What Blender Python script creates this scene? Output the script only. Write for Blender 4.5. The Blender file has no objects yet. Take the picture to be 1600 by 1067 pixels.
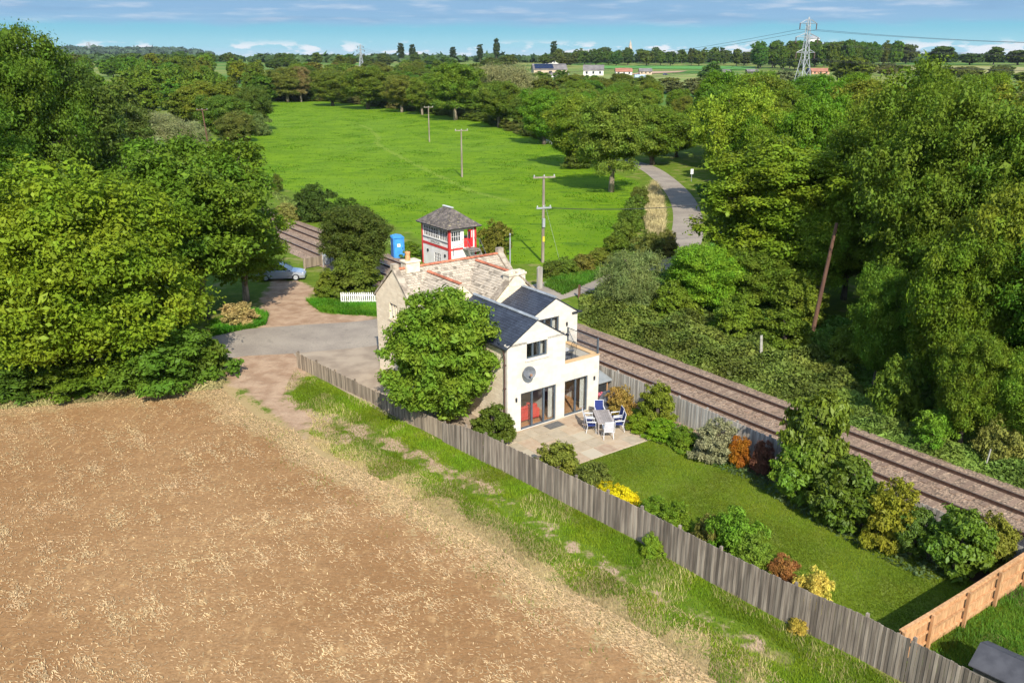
import bpy, bmesh, math, random
import numpy as np
from mathutils import Vector, Matrix

# ------------------------------------------------------------------ camera, sky, sun, exposure
C = bpy.context.scene
col = C.collection
FPX, CX, CY, YH, HC = 1300.0, 800.0, 533.5, 90.0, 19.0       # focal length in photo pixels, centre, horizon row, camera height
PITCH = math.atan((CY - YH) / FPX)
cam_d = bpy.data.cameras.new('camera'); cam = bpy.data.objects.new('camera', cam_d); col.objects.link(cam)
cam_d.sensor_width = 36.0; cam_d.lens = 36.0 * FPX / 1600.0
cam_d.clip_start = 0.5; cam_d.clip_end = 30000
cam.location = (0, 0, HC); cam.rotation_euler = (math.pi / 2 - PITCH, 0, 0)
C.camera = cam

SUN_EL = 38.0
SUN_DIR = Vector((0.19, -0.982, 0)).normalized()            # horizontal direction towards the sun
sun_d = bpy.data.lights.new('sun', 'SUN'); sun = bpy.data.objects.new('sun', sun_d); col.objects.link(sun)
sun_d.energy = 3.4; sun_d.angle = math.radians(0.5); sun_d.color = (1.0, 0.95, 0.86)
sv = Vector((SUN_DIR.x * math.cos(math.radians(SUN_EL)), SUN_DIR.y * math.cos(math.radians(SUN_EL)), math.sin(math.radians(SUN_EL))))
sun.rotation_euler = sv.to_track_quat('Z', 'Y').to_euler(); sun.location = sv * 100

w = bpy.data.worlds.new('World'); C.world = w; w.use_nodes = True
nt = w.node_tree; nt.nodes.clear()
def wn(t, **k):
    n = nt.nodes.new(t)
    for a, b in k.items(): setattr(n, a, b)
    return n
out = wn('ShaderNodeOutputWorld'); bgA = wn('ShaderNodeBackground'); bgB = wn('ShaderNodeBackground'); mixw = wn('ShaderNodeMixShader')
sky = wn('ShaderNodeTexSky', sky_type='NISHITA', sun_disc=False)
sky.sun_elevation = math.radians(SUN_EL); sky.sun_rotation = math.atan2(SUN_DIR.x, SUN_DIR.y)
sky.air_density = 1.0; sky.dust_density = 0.6; sky.ozone_density = 1.5
nt.links.new(sky.outputs[0], bgA.inputs[0]); bgA.inputs[1].default_value = 0.15
tc = wn('ShaderNodeTexCoord'); sep = wn('ShaderNodeSeparateXYZ'); nt.links.new(tc.outputs['Generated'], sep.inputs[0])
rmp = wn('ShaderNodeValToRGB'); rmp.color_ramp.interpolation = 'EASE'
mr = wn('ShaderNodeMapRange'); mr.inputs[1].default_value = 0.0; mr.inputs[2].default_value = 0.1
nt.links.new(sep.outputs[2], mr.inputs[0]); nt.links.new(mr.outputs[0], rmp.inputs[0])
els = rmp.color_ramp.elements
els[0].position = 0.0; els[0].color = (0.40, 0.56, 0.66, 1)
els[1].position = 1.0; els[1].color = (0.09, 0.20, 0.42, 1)
for pos, c in ((0.12, (0.28, 0.55, 0.65)), (0.34, (0.19, 0.48, 0.62)), (0.50, (0.13, 0.33, 0.52))):
    e = els.new(pos); e.color = (*c, 1)
def mth(op, a, b=None, c=None):
    n = wn('ShaderNodeMath', operation=op)
    for i, x in enumerate((a, b, c)):
        if x is None: continue
        if isinstance(x, (int, float)): n.inputs[i].default_value = x
        else: nt.links.new(x, n.inputs[i])
    return n.outputs[0]
def smooth(x, a, b):
    n = wn('ShaderNodeMapRange', interpolation_type='SMOOTHSTEP'); n.inputs[1].default_value = a; n.inputs[2].default_value = b
    nt.links.new(x, n.inputs[0]); return n.outputs[0]
def cloud_noise(sx, sz, scale, det, off=0.0):
    mp = wn('ShaderNodeMapping'); mp.inputs['Scale'].default_value = (sx, sx, sz); mp.inputs['Location'].default_value = (off, off * .7, off * .3)
    nt.links.new(tc.outputs['Generated'], mp.inputs[0])
    nz = wn('ShaderNodeTexNoise'); nz.inputs['Scale'].default_value = scale; nz.inputs['Detail'].default_value = det; nz.inputs['Roughness'].default_value = 0.55
    nt.links.new(mp.outputs[0], nz.inputs['Vector']); return nz.outputs['Fac']
def mixc(fac, a, colr):
    n = wn('ShaderNodeMix', data_type='RGBA'); nt.links.new(fac, n.inputs[0]); nt.links.new(a, n.inputs[6])
    if isinstance(colr, tuple): n.inputs[7].default_value = (*colr, 1)
    else: nt.links.new(colr, n.inputs[7])
    return n.outputs[2]
z = sep.outputs[2]
# grey blue cloud sheet above about two degrees, with paler streaks in it
sheet = mth('MULTIPLY', smooth(mth('ADD', z, mth('MULTIPLY', cloud_noise(3, 14, 4, 4), 0.016)), 0.037, 0.047), 0.8)
c1 = mixc(sheet, rmp.outputs[0], (0.25, 0.42, 0.62))
streak = smooth(cloud_noise(6, 60, 2.2, 7, 3.1), 0.48, 0.72)
c2 = mixc(mth('MULTIPLY', mth('MULTIPLY', streak, sheet), 0.75), c1, (0.55, 0.62, 0.72))
dark = smooth(cloud_noise(4, 45, 2.0, 4, 7.7), 0.5, 0.7)
c2 = mixc(mth('MULTIPLY', mth('MULTIPLY', dark, sheet), 0.35), c2, (0.15, 0.28, 0.46))
# small white heaps low over the horizon
heap = smooth(cloud_noise(14, 50, 2.0, 6, 1.9), 0.515, 0.60)
band = mth('MULTIPLY', smooth(z, 0.000, 0.004), mth('SUBTRACT', 1.0, smooth(z, 0.010, 0.020)))
c3 = mixc(mth('MULTIPLY', mth('MULTIPLY', heap, band), 0.85), c2, (0.78, 0.78, 0.80))
nt.links.new(c3, bgB.inputs[0]); bgB.inputs[1].default_value = 0.60
nt.links.new(smooth(z, 0.35, 0.10), mixw.inputs[0])
nt.links.new(bgA.outputs[0], mixw.inputs[1]); nt.links.new(bgB.outputs[0], mixw.inputs[2]); nt.links.new(mixw.outputs[0], out.inputs[0])
C.view_settings.view_transform = 'Standard'; C.view_settings.look = 'None'; C.view_settings.exposure = 1.02; C.view_settings.gamma = 1
C.cycles.max_bounces = 6; C.cycles.transparent_max_bounces = 8; C.cycles.diffuse_bounces = 3; C.cycles.glossy_bounces = 3
C.cycles.caustics_reflective = False; C.cycles.caustics_refractive = False
rng = np.random.default_rng(11); random.seed(5)

# ------------------------------------------------------------------ terrain height and pixel-to-ground helper (used only to author positions)
def terrain(x, y):
    d = math.hypot(x, y)
    def sm(a, b): t = min(1, max(0, (d - a) / (b - a))); return t * t * (3 - 2 * t)
    h = 6.0 * sm(400, 680) + 7.5 * sm(640, 1300)
    if d > 1900: h += 44 * sm(2600, 4800) * min(1, max(0, (-x / max(y, 1) - 0.28) / 0.12)) - 6 * sm(1900, 3000)
    return h
def ray(px, py):
    dx = (px - CX) / FPX; dy = (CY - py) / FPX
    return (dx, math.cos(PITCH) + dy * math.sin(PITCH), -math.sin(PITCH) + dy * math.cos(PITCH))
def P(px, py, zz=None):
    d = ray(px, py)
    if zz is not None:
        t = (zz - HC) / d[2]; return (d[0] * t, d[1] * t, zz)
    t = 12.0
    while t < 9000:
        if HC + d[2] * t <= terrain(d[0] * t, d[1] * t): break
        t *= 1.004
    lo, hi = t / 1.004, t
    for _ in range(25):
        m = (lo + hi) / 2
        if HC + d[2] * m <= terrain(d[0] * m, d[1] * m): hi = m
        else: lo = m
    return (d[0] * hi, d[1] * hi, terrain(d[0] * hi, d[1] * hi))
def proj(x, y, zz):
    q = zz - HC; fw = y * math.cos(PITCH) - q * math.sin(PITCH); up = y * math.sin(PITCH) + q * math.cos(PITCH)
    return (CX + FPX * x / fw, CY - FPX * up / fw)
def height_at(g, py):
    lo, hi = 0.0, 120.0
    for _ in range(45):
        m = (lo + hi) / 2
        if proj(g[0], g[1], g[2] + m)[1] > py: lo = m
        else: hi = m
    return lo
HA = math.atan2(1374, 1900)                                  # heading of the cottage's garden front
U = (math.cos(HA), math.sin(HA)); V = (-U[1], U[0])
O = P(793, 680, 0)
def W(u, v, zz=0.0): return (O[0] + u * U[0] + v * V[0], O[1] + u * U[1] + v * V[1], zz)

# ------------------------------------------------------------------ materials
MATS = {}
def newmat(name):
    m = bpy.data.materials.new(name); m.use_nodes = True; MATS[name] = m
    t = m.node_tree; b = t.nodes['Principled BSDF']; return m, t, b
def N(t, typ, **k):
    n = t.nodes.new(typ)
    for a, b in k.items(): setattr(n, a, b)
    return n
def mixrgb(t, fac, a, b, mode='MIX'):
    n = N(t, 'ShaderNodeMix', data_type='RGBA', blend_type=mode)
    for i, x in ((0, fac), (6, a), (7, b)):
        if isinstance(x, tuple): n.inputs[i].default_value = (*x[:3], 1)
        elif isinstance(x, (int, float)): n.inputs[i].default_value = x
        else: t.links.new(x, n.inputs[i])
    return n.outputs[2]
def noise(t, scale, det=4, rough=0.55, stretch=None, coord='Object', off=0):
    c = N(t, 'ShaderNodeTexCoord'); src = c.outputs[coord]
    if stretch or off:
        mp = N(t, 'ShaderNodeMapping'); mp.inputs['Scale'].default_value = stretch or (1, 1, 1); mp.inputs['Location'].default_value = (off, off, off)
        t.links.new(src, mp.inputs[0]); src = mp.outputs[0]
    n = N(t, 'ShaderNodeTexNoise'); n.inputs['Scale'].default_value = scale; n.inputs['Detail'].default_value = det; n.inputs['Roughness'].default_value = rough
    t.links.new(src, n.inputs['Vector']); return n.outputs['Fac']
def mrange(t, x, a, b, lo=0.0, hi=1.0, sm=True):
    n = N(t, 'ShaderNodeMapRange', interpolation_type='SMOOTHSTEP' if sm else 'LINEAR')
    n.inputs[1].default_value = a; n.inputs[2].default_value = b; n.inputs[3].default_value = lo; n.inputs[4].default_value = hi
    t.links.new(x, n.inputs[0]); return n.outputs[0]
def tm(t, op, a, b):
    n = N(t, 'ShaderNodeMath', operation=op)
    for i, x in enumerate((a, b)):
        if isinstance(x, (int, float)): n.inputs[i].default_value = x
        else: t.links.new(x, n.inputs[i])
    return n.outputs[0]
def attr(t, name):
    a = N(t, 'ShaderNodeAttribute'); a.attribute_name = name; return a.outputs['Fac']
def bump(t, b, h, strength, dist=0.02):
    n = N(t, 'ShaderNodeBump'); n.inputs['Strength'].default_value = strength; n.inputs['Distance'].default_value = dist
    t.links.new(h, n.inputs['Height']); t.links.new(n.outputs[0], b.inputs['Normal'])
def simple(name, c1, c2=None, scale=6.0, rough=0.7, rnd=0.0, bmp=0.0, stretch=None, metal=0.0, spec=0.3, det=5, lo=0.35, hi=0.65):
    m, t, b = newmat(name); c2 = c2 or tuple(x * 0.75 for x in c1)
    f = noise(t, scale, det, stretch=stretch); cc = mixrgb(t, mrange(t, f, lo, hi), c2, c1)
    if rnd:
        v = mrange(t, attr(t, 'rnd'), 0, 1, 1 - rnd, 1 + rnd, False)
        cc = mixrgb(t, 1.0, cc, (1, 1, 1), 'MULTIPLY'); h = N(t, 'ShaderNodeHueSaturation'); t.links.new(cc, h.inputs['Color']); t.links.new(v, h.inputs['Value']); cc = h.outputs[0]
    t.links.new(cc, b.inputs['Base Color']); b.inputs['Roughness'].default_value = rough; b.inputs['Metallic'].default_value = metal
    b.inputs['Specular IOR Level'].default_value = spec
    if bmp: bump(t, b, f, bmp)
    return m
def foliage(name, gloss=0.10, trans=0.3, hue=(0.482, 0.522)):
    """leaf material tinted by the object's own colour; every leaf differs a little"""
    m, t, b = newmat(name)
    oi = N(t, 'ShaderNodeObjectInfo'); r = attr(t, 'rnd'); n1 = noise(t, 0.5, 3)
    hs = N(t, 'ShaderNodeHueSaturation'); t.links.new(oi.outputs['Color'], hs.inputs['Color'])
    t.links.new(mrange(t, r, 0, 1, 1.0, 2.7, False), hs.inputs['Value']); t.links.new(mrange(t, n1, 0.3, 0.7, hue[0], hue[1], False), hs.inputs['Hue'])
    hs.inputs['Saturation'].default_value = 1.0
    b.inputs['Roughness'].default_value = 0.5; b.inputs['Specular IOR Level'].default_value = gloss
    t.links.new(hs.outputs[0], b.inputs['Base Color'])
    tr = N(t, 'ShaderNodeBsdfTranslucent'); g = N(t, 'ShaderNodeHueSaturation'); g.inputs['Hue'].default_value = 0.49; g.inputs['Value'].default_value = 1.35
    t.links.new(hs.outputs[0], g.inputs['Color']); t.links.new(g.outputs[0], tr.inputs['Color'])
    mx = N(t, 'ShaderNodeMixShader'); mx.inputs[0].default_value = trans
    o = t.nodes['Material Output']; t.links.new(b.outputs[0], mx.inputs[1]); t.links.new(tr.outputs[0], mx.inputs[2]); t.links.new(mx.outputs[0], o.inputs[0])
    return m
LEAF = foliage('leaf'); GLOSSY = foliage('glossy_leaf', 0.22, 0.22); BLADE = foliage('grass_blade', 0.08, 0.35); DRY = foliage('dry_straw', 0.1, 0.1, (0.498, 0.508))
BARK = simple('bark', (0.16, 0.125, 0.09), (0.07, 0.055, 0.04), 5, 0.9, bmp=0.6, stretch=(1, 1, 0.2))
PALEBARK = simple('pale_bark', (0.34, 0.27, 0.19), (0.18, 0.14, 0.10), 5, 0.9, bmp=0.5, stretch=(1, 1, 0.2))

# ------------------------------------------------------------------ mesh collector
class MB:
    def __init__(s): s.v = []; s.f = []; s.m = []; s.r = []
    def quad(s, pts, mat=0, rnd=0.5):
        i = len(s.v); s.v += [tuple(p) for p in pts]; s.f.append(tuple(range(i, i + len(pts)))); s.m.append(mat); s.r.append(rnd)
    def box(s, x0, y0, z0, x1, y1, z1, mat=0, rnd=None, M=None):
        p = [(x0, y0, z0), (x1, y0, z0), (x1, y1, z0), (x0, y1, z0), (x0, y0, z1), (x1, y0, z1), (x1, y1, z1), (x0, y1, z1)]
        s.hexa(p, mat, rnd, M)
    def hexa(s, p, mat=0, rnd=None, M=None):
        if M is not None: p = [tuple(M @ Vector(q)) for q in p]
        i = len(s.v); s.v += [tuple(q) for q in p]; r = random.random() if rnd is None else rnd
        for f in ((0, 3, 2, 1), (4, 5, 6, 7), (0, 1, 5, 4), (1, 2, 6, 5), (2, 3, 7, 6), (3, 0, 4, 7)):
            s.f.append(tuple(i + k for k in f)); s.m.append(mat); s.r.append(r)
    def tube(s, pts, rad, n=8, mat=0, rnd=0.5, caps=True):
        pts = [Vector(p) for p in pts]; rad = rad if isinstance(rad, (list, tuple)) else [rad] * len(pts); rings = []
        for k, p in enumerate(pts):
            d = (pts[min(k + 1, len(pts) - 1)] - pts[max(k - 1, 0)]).normalized()
            a = d.cross(Vector((0, 0, 1))) if abs(d.z) < 0.95 else d.cross(Vector((1, 0, 0)))
            a.normalize(); b = d.cross(a); i = len(s.v); rings.append(i)
            for q in range(n):
                an = 2 * math.pi * q / n; s.v.append(tuple(p + rad[k] * (math.cos(an) * a + math.sin(an) * b)))
        for k in range(len(pts) - 1):
            for q in range(n):
                s.f.append((rings[k] + q, rings[k] + (q + 1) % n, rings[k + 1] + (q + 1) % n, rings[k + 1] + q)); s.m.append(mat); s.r.append(rnd)
        if caps:
            s.f.append(tuple(rings[0] + q for q in range(n))[::-1]); s.m.append(mat); s.r.append(rnd)
            s.f.append(tuple(rings[-1] + q for q in range(n))); s.m.append(mat); s.r.append(rnd)
    def lathe(s, prof, c=(0, 0, 0), n=20, mat=0, M=None):
        i = len(s.v); k = len(prof)
        for q in range(n):
            a = 2 * math.pi * q / n
            for r, h in prof:
                p = Vector((c[0] + r * math.cos(a), c[1] + r * math.sin(a), c[2] + h))
                s.v.append(tuple(M @ p) if M is not None else tuple(p))
        for q in range(n):
            for j in range(k - 1):
                s.f.append((i + q * k + j, i + ((q + 1) % n) * k + j, i + ((q + 1) % n) * k + j + 1, i + q * k + j + 1)); s.m.append(mat); s.r.append(0.5)
    def prism(s, poly, y0, y1, mat=0, M=None, axis='y'):
        """extrude an (a, z) polygon along y (or x)"""
        def mk(a, b, zz): return (a, b, zz) if axis == 'y' else (b, a, zz)
        n = len(poly); i = len(s.v)
        for yy in (y0, y1):
            for a, zz in poly:
                p = mk(a, yy, zz); s.v.append(tuple(M @ Vector(p)) if M is not None else p)
        s.f.append(tuple(range(i, i + n))); s.m.append(mat); s.r.append(0.5)
        s.f.append(tuple(range(i + 2 * n - 1, i + n - 1, -1))); s.m.append(mat); s.r.append(0.5)
        for q in range(n):
            s.f.append((i + q, i + n + q, i + n + (q + 1) % n, i + (q + 1) % n)); s.m.append(mat); s.r.append(0.5)
    def build(s, name, mats, parent=None, smooth=False, bevel=0.0):
        me = bpy.data.meshes.new(name); me.from_pydata(s.v, [], s.f)
        for m in (mats if isinstance(mats, (list, tuple)) else [mats]): me.materials.append(m)
        me.polygons.foreach_set('material_index', s.m)
        a = me.attributes.new('rnd', 'FLOAT', 'FACE'); a.data.foreach_set('value', s.r)
        if smooth: me.polygons.foreach_set('use_smooth', [True] * len(s.f))
        me.update(); bm = bmesh.new(); bm.from_mesh(me); bmesh.ops.recalc_face_normals(bm, faces=bm.faces)
        if bevel: bmesh.ops.bevel(bm, geom=bm.edges[:], offset=bevel, segments=1, affect='EDGES', clamp_overlap=True)
        bm.to_mesh(me); bm.free()
        o = bpy.data.objects.new(name, me); col.objects.link(o)
        if parent: o.parent = parent
        return o
def tag(o, label=None, cat=None, group=None, kind=None):
    for k, x in (('label', label), ('category', cat), ('group', group), ('kind', kind)):
        if x: o[k] = x
    return o
def thing(name, label, cat, loc=(0, 0, 0), rz=0.0, group=None):
    o = bpy.data.objects.new(name, None); col.objects.link(o); o.empty_display_size = 0.3
    o.location = loc; o.rotation_euler = (0, 0, rz); return tag(o, label, cat, group)
def copy_thing(o, loc, rz=0.0, scale=None, label=None, group=None, color=None):
    def cp(x, par):
        c = x.copy(); col.objects.link(c)
        if par: c.parent = par
        if color: c.color = (*color, 1)
        for ch in list(x.children): cp(ch, c)
        return c
    r = cp(o, None); r.location = loc; r.rotation_euler = (0, 0, rz)
    if scale: r.scale = scale
    if label: r['label'] = label
    if group: r['group'] = group
    return r
def np_mesh(name, verts, quads, mats, rnd, matidx=None, smooth=False):
    me = bpy.data.meshes.new(name); nf = len(quads)
    me.vertices.add(len(verts)); me.vertices.foreach_set('co', np.ascontiguousarray(verts, dtype=np.float32).ravel())
    me.loops.add(nf * 4); me.loops.foreach_set('vertex_index', np.ascontiguousarray(quads, dtype=np.int32).ravel())
    me.polygons.add(nf); me.polygons.foreach_set('loop_start', np.arange(0, nf * 4, 4, dtype=np.int32))
    me.update(calc_edges=True)
    for m in mats: me.materials.append(m)
    if matidx is not None: me.polygons.foreach_set('material_index', np.asarray(matidx, dtype=np.int32))
    a = me.attributes.new('rnd', 'FLOAT', 'FACE'); a.data.foreach_set('value', np.asarray(rnd, dtype=np.float32))
    if smooth: me.polygons.foreach_set('use_smooth', np.ones(nf, dtype=bool))
    me.validate(); return me

# ------------------------------------------------------------------ foliage generators
def unit(a): return a / np.maximum(np.linalg.norm(a, axis=-1, keepdims=True), 1e-9)
def leaves(c, n, length, width, fold=0.15, rg=None):
    """one pointed leaf (a rhombus) per centre"""
    k = len(c); t = unit(np.cross(n, unit(rg.normal(size=(k, 3))))); b = np.cross(n, t)
    f_ = rg.lognormal(-.05, .38, k); L = (length * f_ * rg.uniform(0.8, 1.2, k))[:, None]; Wd = (width * f_ * rg.uniform(0.8, 1.2, k))[:, None]
    v = np.stack([c - t * L / 2, c + b * Wd / 2 + n * L * fold, c + t * L / 2, c - b * Wd / 2 + n * L * fold], 1).reshape(-1, 3)
    return v, np.arange(4 * k).reshape(-1, 4)
def crown(seed, H, R, z0, nsub, nleaf, leaf, sub=(0.22, 0.36), shell=0.70, droop=0.0, wob=0.25, ry=1.0, dome=False):
    """leaf centres on many leafy lumps that make up one crown between z0 and H"""
    rg = np.random.default_rng(seed); cz = (H + z0) / 2; hz = (H - z0) / 2
    if dome: cz = z0 + (H - z0) * 0.35; hz = (H - z0) * 0.65
    i = np.arange(nsub); ph = np.pi * (1 + 5 ** .5) * i; zz = 1 - 2 * (i + .5) / nsub
    d = np.stack([np.sqrt(1 - zz ** 2) * np.cos(ph), np.sqrt(1 - zz ** 2) * np.sin(ph), zz], 1) + rg.normal(0, 0.16, (nsub, 3)); d = unit(d)
    if dome: d[:, 2] = np.maximum(d[:, 2], -0.45)
    lump = 1 - wob * 1.5 * rg.random(nsub) ** 1.6 + 0.06 * rg.normal(size=nsub); big = np.sin(d[:, 0] * 2.7 + seed) * np.sin(d[:, 1] * 2.3 + seed * .7) * np.sin(d[:, 2] * 2.9 + seed * 1.3); lump = lump * (1 + .30 * big)
    cen = d * np.array([R, R * ry, hz]) * (shell * lump)[:, None] + np.array([0, 0, cz])
    rad = R * rg.uniform(*sub, nsub)
    # a few lumps inside so the crown is not hollow
    k2 = max(8, nsub // 6); d2 = unit(rg.normal(size=(k2, 3))); cen2 = d2 * np.array([R, R * ry, hz]) * 0.35 + np.array([0, 0, cz]); rad2 = R * rg.uniform(0.2, 0.3, k2)
    cen = np.vstack([cen, cen2]); rad = np.concatenate([rad, rad2]); wgt = rad ** 2; wgt[nsub:] *= 0.5
    which = rg.choice(len(cen), nleaf, p=wgt / wgt.sum())
    dd = unit(rg.normal(size=(nleaf, 3))); od = unit(cen - np.array([0, 0, cz]))[which]
    flip = (dd * od).sum(1) < -0.35; dd[flip] *= -1
    sq = np.array([1.12, 1.12, 0.62]); rr = rad[which] * (0.45 + 0.62 * rg.random(nleaf) ** 0.7)
    c = cen[which] + dd * rr[:, None] * sq
    # twigs: leaves gather in small tufts, and some tufts stick out of their lump
    nt_ = max(8, nleaf // 28); tuft = rg.integers(0, nt_, nleaf); first = np.full(nt_, -1); first[tuft[::-1]] = np.arange(nleaf)[::-1]; anchor = first[tuft]
    out_ = rg.random(nt_)[tuft]; gather = rg.random(nleaf) < 0.62
    ts = 0.055 * R
    c = np.where(gather[:, None], c[anchor] + dd[anchor] * (out_ ** 3 * 0.30 * rad[which[anchor]])[:, None] + rg.normal(0, ts, (nleaf, 3)) * np.array([1, 1, .6]), c); dd = np.where(gather[:, None], unit(dd[anchor] + .35 * dd), dd)
    c[:, 2] -= droop * rg.random(nleaf) * R
    n = unit(dd * 0.6 + np.array([0, 0, 0.6]) + rg.normal(0, 0.5, (nleaf, 3)))
    brnd = rg.random(len(cen)); r = 0.38 * brnd[which] + 0.32 * rg.random(nt_)[tuft] + 0.30 * rg.random(nleaf)
    ok = c[:, 2] > 0.03
    c, n, r = c[ok], n[ok], r[ok]
    v, q = leaves(c, n, leaf[0], leaf[1], rg=rg)
    return v, q, r, cen[:nsub]
def wood(H, R, z0, cen, rg, limbs=9, r0=None, lean=0.0):
    m = MB(); r0 = r0 or 0.05 * R + 0.12; cz = (H + z0) / 2
    top = Vector((lean * H * 0.1, 0, cz + (H - cz) * 0.35)); base = Vector((0, 0, -0.25))
    pts = [base.lerp(top, k / 5) + Vector((rg.normal(0, .03 * R) if 0 < k else 0, rg.normal(0, .03 * R) if 0 < k else 0, 0)) for k in range(6)]
    m.tube(pts, [r0 * 1.25, r0 * 0.95, r0 * 0.8, r0 * 0.62, r0 * 0.45, r0 * 0.25], 7)
    for j in range(limbs):
        e = Vector(cen[rg.integers(len(cen))]); k = rg.integers(1, 5); s = pts[k]
        mid = s.lerp(e, 0.5) + Vector((0, 0, 0.08 * R)); m.tube([s, mid, e], [r0 * 0.45, r0 * 0.28, r0 * 0.1], 5)
    return m
def tree_proto(name, seed, H, R, z0, nsub, nleaf, leaf, mat=None, label='', cat='tree', loc=(0, 0, 0), bark=None, single=False, color=(.06, .12, .02), limbs=9, **k):
    rg = np.random.default_rng(seed + 1000); v, q, r, cen = crown(seed, H, R, z0, nsub, nleaf, leaf, **k); wd = wood(H, R, z0, cen, rg, limbs)
    mat = mat or LEAF; bark = bark or BARK
    if single:
        wv = np.array(wd.v); wq = [f for f in wd.f if len(f) == 4]
        vv = np.vstack([v, wv]); qq = np.vstack([q, np.array(wq) + len(v)]); mi = np.r_[np.zeros(len(q)), np.ones(len(wq))]
        me = np_mesh(name, vv, qq, [mat, bark], np.r_[r, np.full(len(wq), .5)], mi)
        o = bpy.data.objects.new(name, me); col.objects.link(o); tag(o, label, cat)
    else:
        o = thing(name, label, cat, loc); me = np_mesh('crown', v, q, [mat], r); c = bpy.data.objects.new('crown', me); col.objects.link(c); c.parent = o; c.color = (*color, 1)
        wd.build('trunk', bark, o, smooth=True)
    o.color = (*color, 1); o.location = loc; o['_H'] = float(np.percentile(v[:, 2], 99.8)); o['_R'] = float(np.percentile(np.hypot(v[:, 0], v[:, 1]), 98.5))
    return o
# ------------------------------------------------------------------ ground, split into sheets that share one material
def pg(pts): return np.array([P(x, y)[:2] for x, y in pts])
def sdist(X, Y, poly):
    """signed distance to a polygon, positive inside"""
    d = np.full(X.shape, 1e9); ins = np.zeros(X.shape, bool); n = len(poly)
    for k in range(n):
        ax, ay = poly[k]; bx, by = poly[(k + 1) % n]; ex, ey = bx - ax, by - ay
        t = np.clip(((X - ax) * ex + (Y - ay) * ey) / (ex * ex + ey * ey + 1e-9), 0, 1)
        d = np.minimum(d, np.hypot(X - ax - t * ex, Y - ay - t * ey))
        c = ((ay > Y) != (by > Y)) & (X < (bx - ax) * (Y - ay) / (by - ay + 1e-12) + ax); ins ^= c
    return np.where(ins, d, -d)
def ldist(X, Y, pts):
    d = np.full(X.shape, 1e9)
    for (ax, ay), (bx, by) in zip(pts[:-1], pts[1:]):
        ex, ey = bx - ax, by - ay; t = np.clip(((X - ax) * ex + (Y - ay) * ey) / (ex * ex + ey * ey + 1e-9), 0, 1)
        d = np.minimum(d, np.hypot(X - ax - t * ex, Y - ay - t * ey))
    return d
soil_edge_px = [(345, 607), (399, 650), (464, 676), (496, 711), (578, 742), (623, 764), (687, 809), (782, 858), (847, 907), (932, 944), (1016, 991), (1120, 1067), (1240, 1170)]
soil_poly = pg([(-500, 648), (0, 636), (150, 622)] + soil_edge_px + [(1300, 1500), (-700, 1500)])
mead_poly = pg([(352, 238), (425, 157), (520, 157), (640, 171), (760, 190), (860, 224), (900, 250), (1000, 285), (985, 330), (950, 385), (905, 405), (845, 412), (760, 412), (700, 400), (660, 375), (610, 350), (560, 330), (490, 310), (430, 290)])
lawn_poly = np.array([W(*q)[:2] for q in ((-1.2, -4.75), (6.4, -4.85), (7.0, -6.2), (7.05, -9.5), (7.1, -13), (6.85, -16), (6.75, -20.3), (6.9, -22.7), (0.9, -22.6), (0.3, -19), (-0.3, -15), (-0.9, -11), (-1.4, -7))])
bed_poly = np.array([W(*q)[:2] for q in ((6.2, -4.5), (8.6, -4), (8.6, -22.6), (6.9, -22.6), (6.8, -20.3), (7.0, -13), (7.0, -6.2))])
dirt_poly = pg([(335, 560), (345, 545), (470, 546), (474, 566), (480, 585), (455, 610), (440, 625), (488, 655), (470, 688), (430, 650), (375, 607), (352, 596)])
layby_poly = pg([(395, 525), (590, 503), (590, 495), (540, 492), (500, 487), (482, 470), (492, 452), (470, 440), (430, 436), (405, 470), (412, 500)])
tracks = [pg([(470, 640), (560, 674), (640, 707), (720, 748), (775, 778), (830, 812), (900, 858), (985, 905), (1100, 965), (1210, 1022)]), pg([(430, 610), (500, 665), (540, 690)])]
xs = np.unique(np.round(np.r_[-np.geomspace(120, 7000, 34), np.arange(-118, -46, 1.5), np.arange(-46, 46.1, 0.5), np.geomspace(46, 7000, 42)], 3))
ys = np.unique(np.round(np.r_[-300, -120, -50, -20, 0, 8, np.arange(12, 112.1, 0.5), np.arange(113, 260, 1.2), np.arange(262, 420, 3), np.geomspace(424, 9000, 60)], 3))
GX, GY = np.meshgrid(xs, ys); GZ = np.vectorize(terrain)(GX, GY)
msk = dict(soil=sdist(GX, GY, soil_poly), meadow=sdist(GX, GY, mead_poly), lawn=sdist(GX, GY, lawn_poly), bed=sdist(GX, GY, bed_poly),
           dirt=np.maximum(sdist(GX, GY, dirt_poly), sdist(GX, GY, layby_poly)), wheel=np.maximum(0.42 - np.minimum(ldist(GX, GY, tracks[0][:5]), ldist(GX, GY, tracks[1])), 0.02 - ldist(GX, GY, tracks[0][4:])))
path_pts = pg([(430, 163), (520, 180), (575, 200), (592, 215), (588, 225), (625, 245), (680, 272), (740, 300), (800, 315)])
msk['path'] = 0.9 - ldist(GX, GY, path_pts)
msk = {k: np.clip(v, -6, 6) for k, v in msk.items()}
gm, t, b = newmat('ground')
n_big = noise(t, 0.12, 4); n_mid = noise(t, 0.9, 5, 0.6); n_fine = noise(t, 7, 5, 0.65); n_str = noise(t, 3.0, 5, 0.6, (1, .35, 1), off=4)
def mask(name, amp, edge, nz=None):
    a = tm(t, 'ADD', attr(t, name), tm(t, 'MULTIPLY', tm(t, 'SUBTRACT', nz or n_mid, 0.5), amp)); return mrange(t, a, -edge, edge)
verge = mixrgb(t, mrange(t, n_mid, .3, .7), (0.085, 0.135, 0.008), (0.14, 0.19, 0.016)); verge = mixrgb(t, mrange(t, n_fine, .45, .75), verge, (0.05, 0.11, 0.012))
verge = mixrgb(t, mrange(t, noise(t, 0.45, 4, off=9), .54, .66, 0, .6), verge, (0.27, 0.22, 0.085))
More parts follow.
